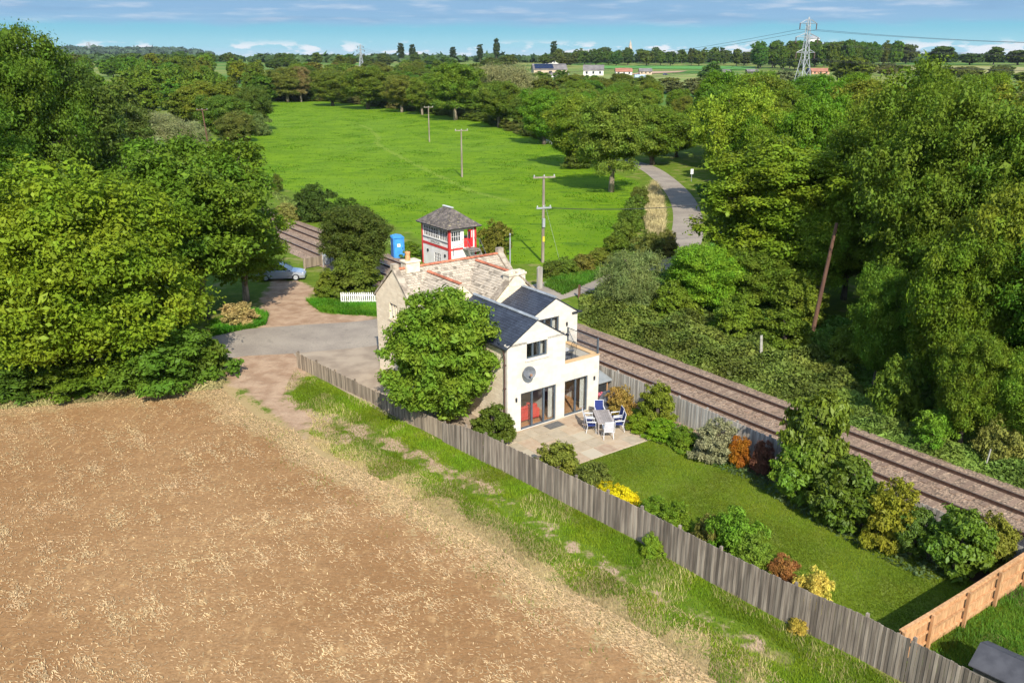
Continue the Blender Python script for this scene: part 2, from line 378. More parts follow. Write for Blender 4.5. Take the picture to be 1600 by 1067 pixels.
wide = noise(t, 0.0085, 3, off=3)
verge = mixrgb(t, mrange(t, attr(t, 'far'), 0, 1, 0, 1), verge, mixrgb(t, mrange(t, wide, .35, .65), (0.06, 0.15, 0.018), (0.20, 0.21, 0.05)))
mead = mixrgb(t, mrange(t, noise(t, 0.16, 6, .65, (1, 1, 1)), .36, .62), (0.094, 0.176, 0.003), (0.138, 0.230, 0.004))
mead = mixrgb(t, mrange(t, noise(t, 0.45, 6, .68, (.45, 1, 1), off=2), .52, .64, 0, .7), mead, (0.034, 0.092, 0.005))
mead = mixrgb(t, mrange(t, noise(t, 0.05, 3, .5, off=7), .52, .66, 0, .45), mead, (0.13, 0.22, 0.014))
mead = mixrgb(t, mrange(t, tm(t, 'ADD', attr(t, 'path'), tm(t, 'MULTIPLY', n_mid, 1.2)), .5, 1.4, 0, .55), mead, (0.21, 0.27, 0.04)); mead = mixrgb(t, mrange(t, n_fine, .42, .72, 0, .4), mead, (0.145, 0.25, 0.008))
lawn = mixrgb(t, mrange(t, n_big, .35, .65), (0.100, 0.150, 0.010), (0.128, 0.178, 0.013)); lawn = mixrgb(t, mrange(t, n_mid, .5, .7, 0, .6), lawn, (0.175, 0.205, 0.035))
lawn = mixrgb(t, mrange(t, noise(t, 1.6, 6, .7, (1, .4, 1), off=8), .47, .62, 0, .6), lawn, (0.185, 0.21, 0.04)); lawn = mixrgb(t, mrange(t, noise(t, 0.7, 5, .7, (1, .5, 1), off=1), .52, .68, 0, .6), lawn, (0.068, 0.115, 0.011)); lawn = mixrgb(t, mrange(t, noise(t, 6, 6, .75, off=5), .5, .68, 0, .55), lawn, (0.055, 0.095, 0.009)); lawn = mixrgb(t, mrange(t, noise(t, 25, 3), .45, .7, 0, .5), lawn, (0.070, 0.112, 0.010))
soil = mixrgb(t, mrange(t, n_big, .38, .62), (0.275, 0.145, 0.058), (0.34, 0.195, 0.086)); soil = mixrgb(t, mrange(t, n_fine, .35, .7, 0, .8), soil, (0.23, 0.125, 0.050)); soil = mixrgb(t, mrange(t, noise(t, 19, 4, .7), .5, .75, 0, .6), soil, (0.17, 0.09, 0.035)); soil = mixrgb(t, mrange(t, noise(t, 11, 4, .7, (1, .5, 1), off=6), .55, .75, 0, .6), soil, (0.50, 0.345, 0.19))
soil = mixrgb(t, mrange(t, n_str, .52, .70, 0, .55), soil, (0.46, 0.285, 0.125))
soil = mixrgb(t, mrange(t, tm(t, 'ADD', attr(t, 'soil'), tm(t, 'MULTIPLY', n_mid, 3.0)), 3.4, 1.2, 0, .55), soil, (0.50, 0.335, 0.15))
dirt = mixrgb(t, mrange(t, n_mid, .35, .65), (0.30, 0.19, 0.115), (0.42, 0.29, 0.185)); dirt = mixrgb(t, mrange(t, n_fine, .5, .75, 0, .6), dirt, (0.22, 0.14, 0.085))
bed = mixrgb(t, n_fine, (0.05, 0.035, 0.022), (0.13, 0.085, 0.05))
cc = mixrgb(t, mask('meadow', 3.0, .8), verge, mead); cc = mixrgb(t, mask('lawn', .1, .12), cc, lawn); cc = mixrgb(t, mask('bed', .4, .15), cc, bed)
cc = mixrgb(t, mask('soil', 11.0, .9, tm(t, 'ADD', tm(t, 'MULTIPLY', n_mid, .55), tm(t, 'MULTIPLY', n_fine, .45))), cc, soil); band_ = tm(t, 'ADD', attr(t, 'soil'), tm(t, 'MULTIPLY', tm(t, 'SUBTRACT', tm(t, 'ADD', tm(t, 'MULTIPLY', n_mid, .5), tm(t, 'MULTIPLY', n_fine, .5)), .5), 9.0)); cc = mixrgb(t, tm(t, 'MULTIPLY', mrange(t, band_, -1.5, -.6), mrange(t, band_, 1.6, .5)), cc, mixrgb(t, n_fine, (0.44, 0.32, 0.15), (0.27, 0.19, 0.085))); cc = mixrgb(t, mask('dirt', 2.2, .3), cc, dirt); cc = mixrgb(t, mask('wheel', 3.6, .25, tm(t, 'SUBTRACT', n_mid, mrange(t, attr(t, 'soil'), -1.0, -6.0, 0, .0))), cc, dirt)
t.links.new(cc, b.inputs['Base Color']); b.inputs['Roughness'].default_value = 0.95; b.inputs['Specular IOR Level'].default_value = 0.1
hgt = tm(t, 'ADD', tm(t, 'MULTIPLY', n_fine, .5), tm(t, 'MULTIPLY', n_mid, 1.6)); bump(t, b, hgt, 0.55, 0.12)
far = np.clip((np.hypot(GX, GY) - 250) / 150, 0, 1)
def sheet_from(sel, name):
    idx = np.argwhere(sel); nx = len(xs); base = idx[:, 0] * nx + idx[:, 1]; q = np.stack([base, base + 1, base + 1 + nx, base + nx], 1)
    used, inv = np.unique(q, return_inverse=True); verts = np.stack([GX.ravel(), GY.ravel(), GZ.ravel()], 1)[used]
    me = np_mesh(name, verts, inv.reshape(-1, 4), [gm], np.full(len(q), .5), smooth=True)
    for k, v in list(msk.items()) + [('far', far)]:
        a = me.attributes.new(k, 'FLOAT', 'POINT'); a.data.foreach_set('value', v.ravel()[used].astype(np.float32))
    o = bpy.data.objects.new(name, me); col.objects.link(o); return tag(o, kind='structure')
cellv = {k: (v[:-1, :-1] + v[1:, 1:]) / 2 for k, v in msk.items()}
s_soil = cellv['soil'] > 0; s_mead = (cellv['meadow'] > 0) & ~s_soil; s_lawn = (cellv['lawn'] > 0) & ~s_soil & ~s_mead
sheet_from(s_soil, 'stubble_field'); sheet_from(s_mead, 'meadow'); sheet_from(s_lawn, 'lawn'); sheet_from(~(s_soil | s_mead | s_lawn), 'ground')

# ------------------------------------------------------------------ road, drive, railway bed
def strip(name, pts, widths, mat, zz=0.012, sub=6):
    m = MB(); P3 = [Vector((*p, 0)) for p in pts]; dense = []; ww = []
    for k in range(len(P3) - 1):
        p0 = P3[max(k - 1, 0)]; p1 = P3[k]; p2 = P3[k + 1]; p3 = P3[min(k + 2, len(P3) - 1)]
        for s in range(sub):
            q = s / sub; dense.append(0.5 * ((2 * p1) + (-p0 + p2) * q + (2 * p0 - 5 * p1 + 4 * p2 - p3) * q * q + (-p0 + 3 * p1 - 3 * p2 + p3) * q ** 3)); ww.append(widths[k] * (1 - q) + widths[k + 1] * q)
    dense.append(P3[-1]); ww.append(widths[-1]); prev = None
    for k, p in enumerate(dense):
        d = (dense[min(k + 1, len(dense) - 1)] - dense[max(k - 1, 0)]).normalized(); nrm = Vector((-d.y, d.x, 0))
        row = []
        for f in (-1, -.5, 0, .5, 1):
            e = p + nrm * ww[k] / 2 * f; row.append((e.x, e.y, terrain(e.x, e.y) + zz + 0.05 * (1 - f * f)))
        if prev:
            for a in range(4): m.quad((prev[a], prev[a + 1], row[a + 1], row[a]))
        prev = row
    return tag(m.build(name, mat, smooth=True), kind='structure')
asphalt, t, b = newmat('asphalt'); f1 = noise(t, 0.35, 5); f2 = noise(t, 14, 4)
ac = mixrgb(t, mrange(t, f1, .35, .65), (0.25, 0.205, 0.155), (0.33, 0.275, 0.205)); ac = mixrgb(t, mrange(t, f2, .45, .7, 0, .5), ac, (0.14, 0.115, 0.09))
ac = mixrgb(t, mrange(t, noise(t, 1.2, 3, off=5), .6, .7, 0, .35), ac, (0.13, 0.105, 0.08)); t.links.new(ac, b.inputs['Base Color']); b.inputs['Roughness'].default_value = 0.9; bump(t, b, f2, .3)
road_px = [(120, 590), (345, 540), (465, 529), (590, 518), (700, 493), (800, 470), (870, 452), (935, 434), (1000, 420), (1045, 404), (1070, 377), (1075, 345), (1069, 318), (1055, 297), (1036, 279), (1018, 266), (995, 256), (960, 250)]
strip('road', [P(*p)[:2] for p in road_px], [5.6, 6.0, 6.4, 6.0, 5.4, 5.0, 5.0, 4.4, 4.0, 3.8, 3.6, 3.6, 3.6, 3.6, 3.6, 3.6, 3.6, 3.6], asphalt)
RD = (-0.0182, 1.0)                                           # the railway runs almost along the cottage's side
def RW(x, y, zz=0.0): return W(14.27 + x + RD[0] * y, y, zz)   # x = 0 is the far rail of the far line
ballast, t, b = newmat('ballast'); f1 = noise(t, 16, 3, .7); f2 = noise(t, .6, 4)
vo = N(t, 'ShaderNodeTexVoronoi'); vo.inputs['Scale'].default_value = 9; tcn = N(t, 'ShaderNodeTexCoord'); t.links.new(tcn.outputs['Object'], vo.inputs['Vector'])
bc = mixrgb(t, mrange(t, f2, .3, .7), (0.25, 0.170, 0.108), (0.35, 0.25, 0.165)); bc = mixrgb(t, mrange(t, f1, .35, .7, 0, .8), bc, (0.15, 0.09, 0.055))
bcs = N(t, 'ShaderNodeHueSaturation'); t.links.new(bc, bcs.inputs['Color']); vs = N(t, 'ShaderNodeSeparateColor'); t.links.new(vo.outputs['Color'], vs.inputs[0]); t.links.new(mrange(t, vs.outputs[0], 0, 1, .6, 1.35, False), bcs.inputs['Value'])
t.links.new(bcs.outputs[0], b.inputs['Base Color']); b.inputs['Roughness'].default_value = .95; bump(t, b, vo.outputs['Distance'], .8, .06)
m = MB(); prof = [(-6.2, .0), (-5.3, .16), (-0.74 + -3.94 - .6, .2), (-3.94 + .75, .2), (-2.3, .14), (-1.45, .2), (.75, .2), (1.25, .12), (1.7, .02)]
yy = np.r_[np.arange(-34, 80, 1.0), np.arange(80, 420, 8)]
for a, c in zip(yy[:-1], yy[1:]):
    for (x0, z0), (x1, z1) in zip(prof[:-1], prof[1:]):
        m.quad((RW(x0, a, z0 + .012), RW(x1, a, z1 + .012), RW(x1, c, z1 + .012), RW(x0, c, z0 + .012)))
tag(m.build('railway_bed', ballast), kind='structure')
steel = simple('rail_steel', (0.085, 0.045, 0.03), (0.05, 0.028, 0.02), 8, .55, bmp=.2); shine = simple('rail_head', (0.30, 0.27, 0.25), (0.22, 0.19, 0.17), 20, .35, metal=.6)
sleeper = simple('sleeper_concrete', (0.27, 0.185, 0.125), (0.19, 0.125, 0.085), 9, .95, rnd=.2)
def railway(x_far, label):
    o = thing('railway_track', label, 'railway track', RW(x_far, 0, 0), HA, 'railway tracks beside the cottage')
    def L(x, y, zz): q = RW(x_far + x, y, zz); dx, dy = q[0] - o.location.x, q[1] - o.location.y; return (dx * U[0] + dy * U[1], dx * V[0] + dy * V[1], zz)
    for x in (0, -1.47):
        m = MB()
        for a, c in zip(yy[::4][:-1], yy[::4][1:]):
            def pr(hw, z0, z1, mt): m.hexa([L(x - hw, a, z0), L(x + hw, a, z0), L(x + hw, c, z0), L(x - hw, c, z0), L(x - hw, a, z1), L(x + hw, a, z1), L(x + hw, c, z1), L(x - hw, c, z1)], mt, .5)
            pr(.075, .205, .235, 0); pr(.025, .235, .335, 0); pr(.042, .335, .372, 0); pr(.024, .372, .376, 1)
        m.build('rail', [steel, shine], o)
    m = MB()
    for y in np.arange(-33, 150, .68):
        m.hexa([L(-2.0, y, .1), L(.53, y, .1), L(.53, y + .25, .1), L(-2.0, y + .25, .1), L(-2.0, y, .216), L(.53, y, .216), L(.53, y + .25, .216), L(-2.0, y + .25, .216)])
    s = m.build('sleepers', sleeper, o); s['kind'] = 'stuff'
    return o
railway(0, 'railway line nearest the brambles, rusty rails on brown ballast'); railway(-3.2, 'railway line nearest the garden fence, rusty rails on brown ballast')
deck = simple('crossing_deck', (0.17, 0.15, 0.13), (0.11, 0.10, 0.085), 4, .9)
m = MB()
for x0, x1 in ((-5.2, -4.78), (-4.55, -3.3), (-3.1, -1.58), (-1.36, -.1), (.1, .75)):
    m.hexa([RW(x0, 19.4, .1), RW(x1, 19.4, .1), RW(x1, 25.4, .1), RW(x0, 25.4, .1), RW(x0, 19.4, .37), RW(x1, 19.4, .37), RW(x1, 25.4, .37), RW(x0, 25.4, .37)])
tag(m.build('level_crossing', deck), kind='structure')
drive = simple('drive_paving', (0.36, 0.285, 0.20), (0.26, 0.20, 0.14), .8, .9, bmp=.1)
m = MB(); dp = [W(-4.75, 14.9), P(455, 549), P(530, 544), P(600, 536), W(0, 14.0), W(1.5, 13.3), W(1.5, 12), W(0.2, 0.6), W(-.2, -.3), W(-2.3, .3), W(-3.9, 5.2)]
m.quad([(p[0], p[1], .008) for p in dp]); tag(m.build('driveway', drive), kind='structure')
# patio flags
flag, t, b = newmat('patio_stone'); f1 = noise(t, 3, 5); rr = attr(t, 'rnd'); cr = N(t, 'ShaderNodeValToRGB'); t.links.new(rr, cr.inputs[0]); e = cr.color_ramp.elements
e[0].color = (0.30, 0.20, 0.125, 1); e[1].color = (0.42, 0.36, 0.25, 1); x = e.new(.4); x.color = (0.40, 0.29, 0.18, 1); x = e.new(.7); x.color = (0.32, 0.26, 0.17, 1)
fc = mixrgb(t, mrange(t, f1, .35, .65, 0, .45), cr.outputs[0], (0.46, 0.37, 0.255)); t.links.new(fc, b.inputs['Base Color']); b.inputs['Roughness'].default_value = .85; bump(t, b, f1, .2)
mortar = simple('patio_joint', (0.52, 0.42, 0.28), (0.42, 0.33, 0.22), 5, .95)
m = MB(); m.quad([W(-2.0, -4.75, .03), W(6.5, -4.9, .03), W(6.6, .25, .03), W(-.3, .25, .03), W(-1.9, -.1, .03)], 1)
cell = .31; nx, ny = 28, 16; occ = np.zeros((nx, ny), bool); rp = random.Random(3)
for j in range(ny):
    for i in range(nx):
        if occ[i, j]: continue
        sz = [(3, 2), (2, 3), (2, 2), (3, 3), (2, 1), (1, 2), (1, 1)]; rp.shuffle(sz); sz.sort(key=lambda s: -s[0] * s[1] + rp.random() * 4)
        for a, c in sz:
            if i + a <= nx and j + c <= ny and not occ[i:i + a, j:j + c].any(): break
        else: a = c = 1
        occ[i:i + a, j:j + c] = True; g = .016
        u0, u1, v0, v1 = -2.0 + i * cell + g, -2.0 + (i + a) * cell - g, -4.78 + j * cell + g, -4.78 + (j + c) * cell - g
        if u1 > 6.56 or v1 > .2 or (v0 < -.35 and False): continue
        if u0 < -.3 - (0.36 * -v0 if v0 < 0 else 0) - .2: continue
        r = rp.random(); p = [W(u0, v0, .02), W(u1, v0, .02), W(u1, v1, .02), W(u0, v1, .02)]; m.hexa(p + [(q[0], q[1], .045) for q in p], 0, r)
tag(m.build('patio', [flag, mortar]), kind='structure')
# fields on the rise beyond, draped on the terrain
def patch(name, corners, c1, c2, sc=.05, lift=.35, n=14):
    m = MB(); mt = simple(name + '_cover', c1, c2, sc, .95)
    def pt(a, c):
        q0, q1, q2, q3 = corners; x = (q0[0] * (1 - a) + q1[0] * a) * (1 - c) + (q3[0] * (1 - a) + q2[0] * a) * c; y = (q0[1] * (1 - a) + q1[1] * a) * (1 - c) + (q3[1] * (1 - a) + q2[1] * a) * c
        g = P(x, y); return (g[0], g[1], g[2] + lift)
    for i in range(n):
        for j in range(n): m.quad((pt(i / n, j / n), pt((i + 1) / n, j / n), pt((i + 1) / n, (j + 1) / n), pt(i / n, (j + 1) / n)))
    return tag(m.build(name, mt), kind='structure')
patch('pasture', ((870, 135), (1330, 143), (1290, 114), (930, 119)), (0.15, 0.21, 0.03), (0.23, 0.23, 0.06))
patch('crop_field', ((925, 107.5), (1180, 109.5), (1180, 104.5), (925, 103.5)), (0.07, 0.22, 0.03), (0.09, 0.24, 0.03))
patch('bare_field', ((975, 118), (1060, 114), (1075, 111.5), (1010, 112.5)), (0.42, 0.27, 0.16), (0.36, 0.23, 0.14))
patch('ripe_field', ((1370, 113), (1640, 118), (1640, 106), (1370, 104)), (0.24, 0.24, 0.07), (0.32, 0.27, 0.10))
patch('distant_field', ((505, 120), (525, 120), (540, 108), (500, 108)), (0.36, 0.34, 0.12), (0.30, 0.30, 0.1))
# ------------------------------------------------------------------ the cottage (local axes: x along the garden front, y back, z up)
def stone(name, c1, c2, cm, bw=.42, bh=.16, strength=.5, mort=.012):
    m, t, b = newmat(name); tcn = N(t, 'ShaderNodeTexCoord'); s = N(t, 'ShaderNodeSeparateXYZ'); t.links.new(tcn.outputs['Object'], s.inputs[0])
    cb = N(t, 'ShaderNodeCombineXYZ'); t.links.new(tm(t, 'ADD', s.outputs[0], s.outputs[1]), cb.inputs[0]); t.links.new(s.outputs[2], cb.inputs[1])
    br = N(t, 'ShaderNodeTexBrick'); t.links.new(cb.outputs[0], br.inputs['Vector']); br.inputs['Scale'].default_value = 1; br.inputs['Brick Width'].default_value = bw; br.inputs['Row Height'].default_value = bh
    br.inputs['Mortar Size'].default_value = mort; br.inputs['Mortar Smooth'].default_value = .3; br.inputs['Color1'].default_value = (*c1, 1); br.inputs['Color2'].default_value = (*c2, 1); br.inputs['Mortar'].default_value = (*cm, 1); br.inputs['Bias'].default_value = -.1
    f = noise(t, 2.5, 5); cc = mixrgb(t, mrange(t, f, .4, .7, 0, .35), br.outputs['Color'], tuple(x * .8 for x in c2)); t.links.new(cc, b.inputs['Base Color']); b.inputs['Roughness'].default_value = .9
    h = tm(t, 'ADD', tm(t, 'MULTIPLY', br.outputs['Fac'], -1.0), tm(t, 'MULTIPLY', noise(t, 12, 4), .8)); bump(t, b, h, strength, .02); return m
OLD = stone('old_limestone', (0.84, 0.70, 0.50), (0.70, 0.56, 0.38), (0.74, 0.62, 0.45), .40, .15, .7)
NEW = stone('pale_ashlar', (0.64, 0.59, 0.50), (0.59, 0.525, 0.415), (0.61, 0.555, 0.46), .6, .22, .25, .006)
SLATE = simple('slate', (0.042, 0.050, 0.066), (0.030, 0.034, 0.046), 1.5, .5, rnd=.16, spec=.4)
TILE, t, b = newmat('stone_slates'); rr = attr(t, 'rnd'); cr = N(t, 'ShaderNodeValToRGB'); t.links.new(rr, cr.inputs[0]); e = cr.color_ramp.elements
e[0].color = (0.17, 0.14, 0.10, 1); e[1].color = (0.47, 0.40, 0.30, 1)
for ps, c in ((.10, (0.30, 0.25, 0.185)), (.4, (0.40, 0.335, 0.25)), (.7, (0.435, 0.365, 0.27))): x = e.new(ps); x.color = (*c, 1)
f = noise(t, 4, 5); cc = mixrgb(t, mrange(t, f, .55, .75, 0, .5), cr.outputs[0], (0.27, 0.21, 0.14)); t.links.new(cc, b.inputs['Base Color']); b.inputs['Roughness'].default_value = .95; bump(t, b, f, .4)
COPING = simple('coping_stone', (0.42, 0.35, 0.26), (0.20, 0.16, 0.115), 2.2, .9, bmp=.4)
TERRA = simple('red_ridge_tile', (0.50, 0.17, 0.085), (0.36, 0.11, 0.06), 5, .8, rnd=.3)
LEAD = simple('grey_ridge_tile', (0.30, 0.32, 0.33), (0.22, 0.24, 0.25), 3, .6, rnd=.15)
GREYMET = simple('grey_frame', (0.085, 0.105, 0.12), (0.07, 0.085, 0.10), 4, .4)
WHITE = simple('white_paint', (0.78, 0.76, 0.72), (0.70, 0.67, 0.61), 2, .6)
PLASTER = simple('room_plaster', (0.62, 0.58, 0.52), (0.56, 0.52, 0.46), 1, .9)
OAK = simple('oak_floor', (0.50, 0.25, 0.10), (0.38, 0.18, 0.07), 2.5, .5, stretch=(1, 6, 1))
DARKPIPE = simple('brown_pipe', (0.10, 0.055, 0.045), None, 4, .5)
BLACK = simple('black_metal', (0.03, 0.032, 0.035), None, 6, .45)
DKGREY = simple('dark_grey_metal', (0.13, 0.135, 0.14), None, 6, .5)
CURT = simple('curtain', (0.72, 0.68, 0.60), (0.60, 0.56, 0.49), 3, .9, stretch=(6, 6, .3))
GLASS, t, b = newmat('window_glass'); g = N(t, 'ShaderNodeBsdfGlossy'); g.inputs['Roughness'].default_value = .02; tr = N(t, 'ShaderNodeBsdfTransparent'); tr.inputs[0].default_value = (.95, .97, .97, 1)
mx = N(t, 'ShaderNodeMixShader'); mx.inputs[0].default_value = .10; t.links.new(tr.outputs[0], mx.inputs[1]); t.links.new(g.outputs[0], mx.inputs[2]); t.links.new(mx.outputs[0], t.nodes['Material Output'].inputs[0])
PANE = simple('dark_pane', (0.03, 0.035, 0.04), (0.05, 0.06, 0.065), 1, .06, spec=.6)
house = thing('stone_cottage', 'pale stone cottage with slate and stone-tiled roofs beside the railway', 'house', O, HA)
def wallgrid(m, axis, at, thick, x0, x1, z0, z1, holes, gable=None, mat=0):
    """a wall with openings; axis 'x': runs along x at y=at (thickness to +y); 'y': runs along y at x=at (thickness to +x). gable=(apex_x, apex_z)"""
    def p(a, d, zz): return (a, at + d, zz) if axis == 'x' else (at + d, a, zz)
    X = sorted({x0, x1, *[h[0] for h in holes], *[h[1] for h in holes]}); Z = sorted({z0, z1, *[h[2] for h in holes], *[h[3] for h in holes]})
    def solid(i, j):
        if not (0 <= i < len(X) - 1 and 0 <= j < len(Z) - 1): return False
        a, c = (X[i] + X[i + 1]) / 2, (Z[j] + Z[j + 1]) / 2
        return not any(h[0] < a < h[1] and h[2] < c < h[3] for h in holes)
    for i in range(len(X) - 1):
        for j in range(len(Z) - 1):
            if not solid(i, j): continue
            a, c, d, e = X[i], X[i + 1], Z[j], Z[j + 1]
            for dd in (0, thick): m.quad((p(a, dd, d), p(c, dd, d), p(c, dd, e), p(a, dd, e)), mat)
            if not solid(i - 1, j): m.quad((p(a, 0, d), p(a, thick, d), p(a, thick, e), p(a, 0, e)), mat)
            if not solid(i + 1, j): m.quad((p(c, 0, d), p(c, thick, d), p(c, thick, e), p(c, 0, e)), mat)
            if not solid(i, j - 1): m.quad((p(a, 0, d), p(c, 0, d), p(c, thick, d), p(a, thick, d)), mat)
            if not solid(i, j + 1) and not (gable and j == len(Z) - 2): m.quad((p(a, 0, e), p(c, 0, e), p(c, thick, e), p(a, thick, e)), mat)
    if gable:
        ga, gb, gx, gz = gable
        for dd in (0, thick): m.quad((p(ga, dd, z1), p(gb, dd, z1), p(gx, dd, gz)), mat)
        m.quad((p(ga, 0, z1), p(ga, thick, z1), p(gx, thick, gz), p(gx, 0, gz)), mat); m.quad((p(gx, 0, gz), p(gx, thick, gz), p(gb, thick, z1), p(gb, 0, z1)), mat)
D1, D2, WIN1, WIN2 = (.87, 3.27, .06, 2.17), (3.87, 5.55, .06, 2.17), (1.24, 2.62, 4.02, 5.0), (4.15, 5.68, 3.02, 4.92)
EZ, RZ, RX = 4.88, 6.08, 1.93
m = MB()   # new garden front: gabled bay on the left, lower bay with the balcony on the right, in one plane
wallgrid(m, 'x', 0, .3, 0, 6.35, 0, 2.75, [D1, D2]); wallgrid(m, 'x', 0, .3, 0, 3.86, 2.75, EZ, [WIN1], gable=(0, 3.86, RX, RZ)); wallgrid(m, 'x', 0.002, .25, 3.86, 6.35, 2.75, 3.22, [])
wallgrid(m, 'y', 6.05, .3, .3, 2.8, 0, 3.22, [])
wallgrid(m, 'y', 3.56, .3, .3, 2.8, 2.75, EZ, [])
wallgrid(m, 'x', 2.8, .3, 3.56, 7.05, 2.7, 5.0, [WIN2], gable=(3.56, 7.05, 5.4, 6.03))
wallgrid(m, 'x', 2.8, .3, 6.35, 7.05, 0, 2.7, []); wallgrid(m, 'y', 6.75, .3, 3.1, 6.0, 0, 5.0, [])
m.build('front_wall', NEW, house)
m = MB(); wallgrid(m, 'y', 0.0, .3, .3, 6.0, 0, EZ, []); m.build('side_wall', OLD, house)
GW = (10.15, 11.16, 3.88, 4.88)
m = MB()
wallgrid(m, 'y', -.88, .4, 8.25, 12.9, 0, 5.02, [GW], gable=(8.25, 12.9, 10.55, 6.95)); wallgrid(m, 'y', -.88, .4, 6.0, 8.25, 0, 4.9, [])
wallgrid(m, 'x', 6.0, .4, -.48, 3.0, 0, 4.9, [], gable=(-.48, 3.0, 1.3, 6.6)); wallgrid(m, 'x', 6.0, .4, 3.0, 7.1, 0, 4.9, [], gable=(3.0, 7.1, 4.95, 6.72))
wallgrid(m, 'y', 6.7, .4, 6.4, 12.9, 0, 5.02, [], gable=(8.25, 12.9, 10.55, 6.95)); wallgrid(m, 'x', 12.5, .4, -.48, 6.7, 0, 4.9, [])
m.build('old_wall', OLD, house)
# roofs, laid slate by slate
def slates(m, e0, e1, r0, r1, row, wid, th, jit=.0, mat=0, off=.02, r=random.Random(8), keep=None):
    e0, e1, r0, r1 = map(Vector, (e0, e1, r0, r1)); nrm = (e1 - e0).cross(r0 - e0).normalized()
    if nrm.z < 0: nrm = -nrm
    Ls = ((r0 - e0).length + (r1 - e1).length) / 2; n = max(1, int(Ls / row)); 
    for k in range(n):
        f0, f1 = k / n - .02, min(1.0, (k + 1.35) / n); a0, b0, a1, b1 = e0.lerp(r0, f0), e1.lerp(r1, f0), e0.lerp(r0, f1), e1.lerp(r1, f1)
        Lw = (b0 - a0).length; c = max(1, int(Lw / wid)); ph = (k % 2) * .5; edges = [0] + [min(1, max(0, (q + ph + r.uniform(-.18, .18)) / c)) for q in range(0 if ph else 1, c)] + [1]
        for s, q in zip(edges[:-1], edges[1:]):
            if q - s < .004: continue
            g = .008 / max(Lw, .1); s2, q2 = s + g, q - g
            if keep and not keep((a0.lerp(b0, (s + q) / 2) + a1.lerp(b1, (s + q) / 2)) / 2): continue
            l0 = nrm * (off + th + r.uniform(0, jit)); l1 = nrm * (off * .3 + r.uniform(0, jit * .4)); dn = nrm * -.03
            p = [a0.lerp(b0, s2), a0.lerp(b0, q2), a1.lerp(b1, q2), a1.lerp(b1, s2)]
            m.hexa([p[0] + dn, p[1] + dn, p[2] + dn, p[3] + dn, p[0] + l0, p[1] + l0, p[2] + l1, p[3] + l1], mat, r.random())
def ridge(m, a, b, mat=0, rad=.11, seg=.42):
    a, b = Vector(a), Vector(b); n = max(1, int((b - a).length / seg)); s = (b - a).normalized().cross(Vector((0, 0, 1)))
    for k in range(n):
        p, q = a.lerp(b, k / n + .01 / n), a.lerp(b, (k + .95) / n); rr = random.random(); ln = []
        for x in (p, q): ln.append([x + s * rad * math.cos(an) + Vector((0, 0, rad * .8 * math.sin(an) - .03)) for an in [math.pi * i / 5 for i in range(6)]])
        for i in range(5): m.quad((ln[0][i], ln[0][i + 1], ln[1][i + 1], ln[1][i]), mat, rr)
        m.quad(ln[0], mat, rr); m.quad(ln[1], mat, rr)
sl = (RZ - EZ) / RX
m = MB(); oh = .10
zz = lambda x: RZ - sl * abs(x - RX)
slates(m, (-oh, -.05, zz(-oh)), (-oh, 6.0, zz(-oh)), (RX, -.05, RZ), (RX, 6.0, RZ), .17, .22, .010)
slates(m, (3.96, -.05, zz(3.96)), (3.96, 2.78, zz(3.96)), (RX, -.05, RZ), (RX, 2.78, RZ), .17, .22, .010)
slates(m, (3.38, 2.78, zz(3.38)), (3.38, 6.0, zz(3.38)), (RX, 2.78, RZ), (RX, 6.0, RZ), .17, .22, .010)
BX, BZ = 5.4, 6.03; sb = (BZ - 5.0) / 1.65; zb = lambda x: BZ - sb * abs(x - BX)
slates(m, (3.36, 2.74, zb(3.36) + .25), (3.36, 6.0, zb(3.36) + .25), (BX, 2.74, BZ), (BX, 6.0, BZ), .17, .22, .010)
slates(m, (7.15, 2.74, zb(7.15)), (7.15, 6.0, zb(7.15)), (BX, 2.74, BZ), (BX, 6.0, BZ), .17, .22, .010)
m.build('slate_roof', SLATE, house)
for e0, e1 in (((RX, -.04, RZ + .05), (RX, 6.0, RZ + .05)), ((BX, 2.76, BZ + .05), (BX, 6.0, BZ + .05))): m = MB(); ridge(m, e0, e1); m.build('ridge_tiles', LEAD, house)
MZ, MY = 6.95, 10.55; sm_ = (MZ - 4.95) / 2.38; W1X, W1Z, W2X, W2Z = 1.3, 6.66, 4.95, 6.82; s1, s2 = .80, .88
def zmain(x, y): return MZ - sm_ * abs(y - MY)
def zw1(x, y): return W1Z - s1 * abs(x - W1X) if y < MY - .2 else -9
def zw2(x, y): return W2Z - s2 * abs(x - W2X) if y < MY - .1 else -9
def top_of(which):
    def k(p):
        h = [zmain(p.x, p.y) if p.y > 8.0 else -9, zw1(p.x, p.y) if -1.0 < p.x < 3.2 else -9, zw2(p.x, p.y) if 3.0 < p.x < 7.2 else -9]; return h[which] >= max(h) - .09
    return k
m = MB(); T = dict(row=.17, wid=.22, th=.025, jit=.03)
slates(m, (-.55, 8.1, zmain(0, 8.1)), (6.85, 8.1, zmain(0, 8.1)), (-.55, MY, MZ), (6.85, MY, MZ), keep=top_of(0), **T)
slates(m, (-.55, 13.05, zmain(0, 13.05)), (6.85, 13.05, zmain(0, 13.05)), (-.55, MY, MZ), (6.85, MY, MZ), **T)
for X, Zr, s, k, x0, x1, yb in ((W1X, W1Z, s1, 1, -1.0, 3.2, 6.35), (W2X, W2Z, s2, 2, 3.0, 7.2, 6.35)):
    for xe in (x0, x1): slates(m, (xe, yb, Zr - s * abs(xe - X)), (xe, MY, Zr - s * abs(xe - X)), (X, yb, Zr), (X, MY, Zr), keep=top_of(k), **T)
m.build('stone_tile_roof', TILE, house)
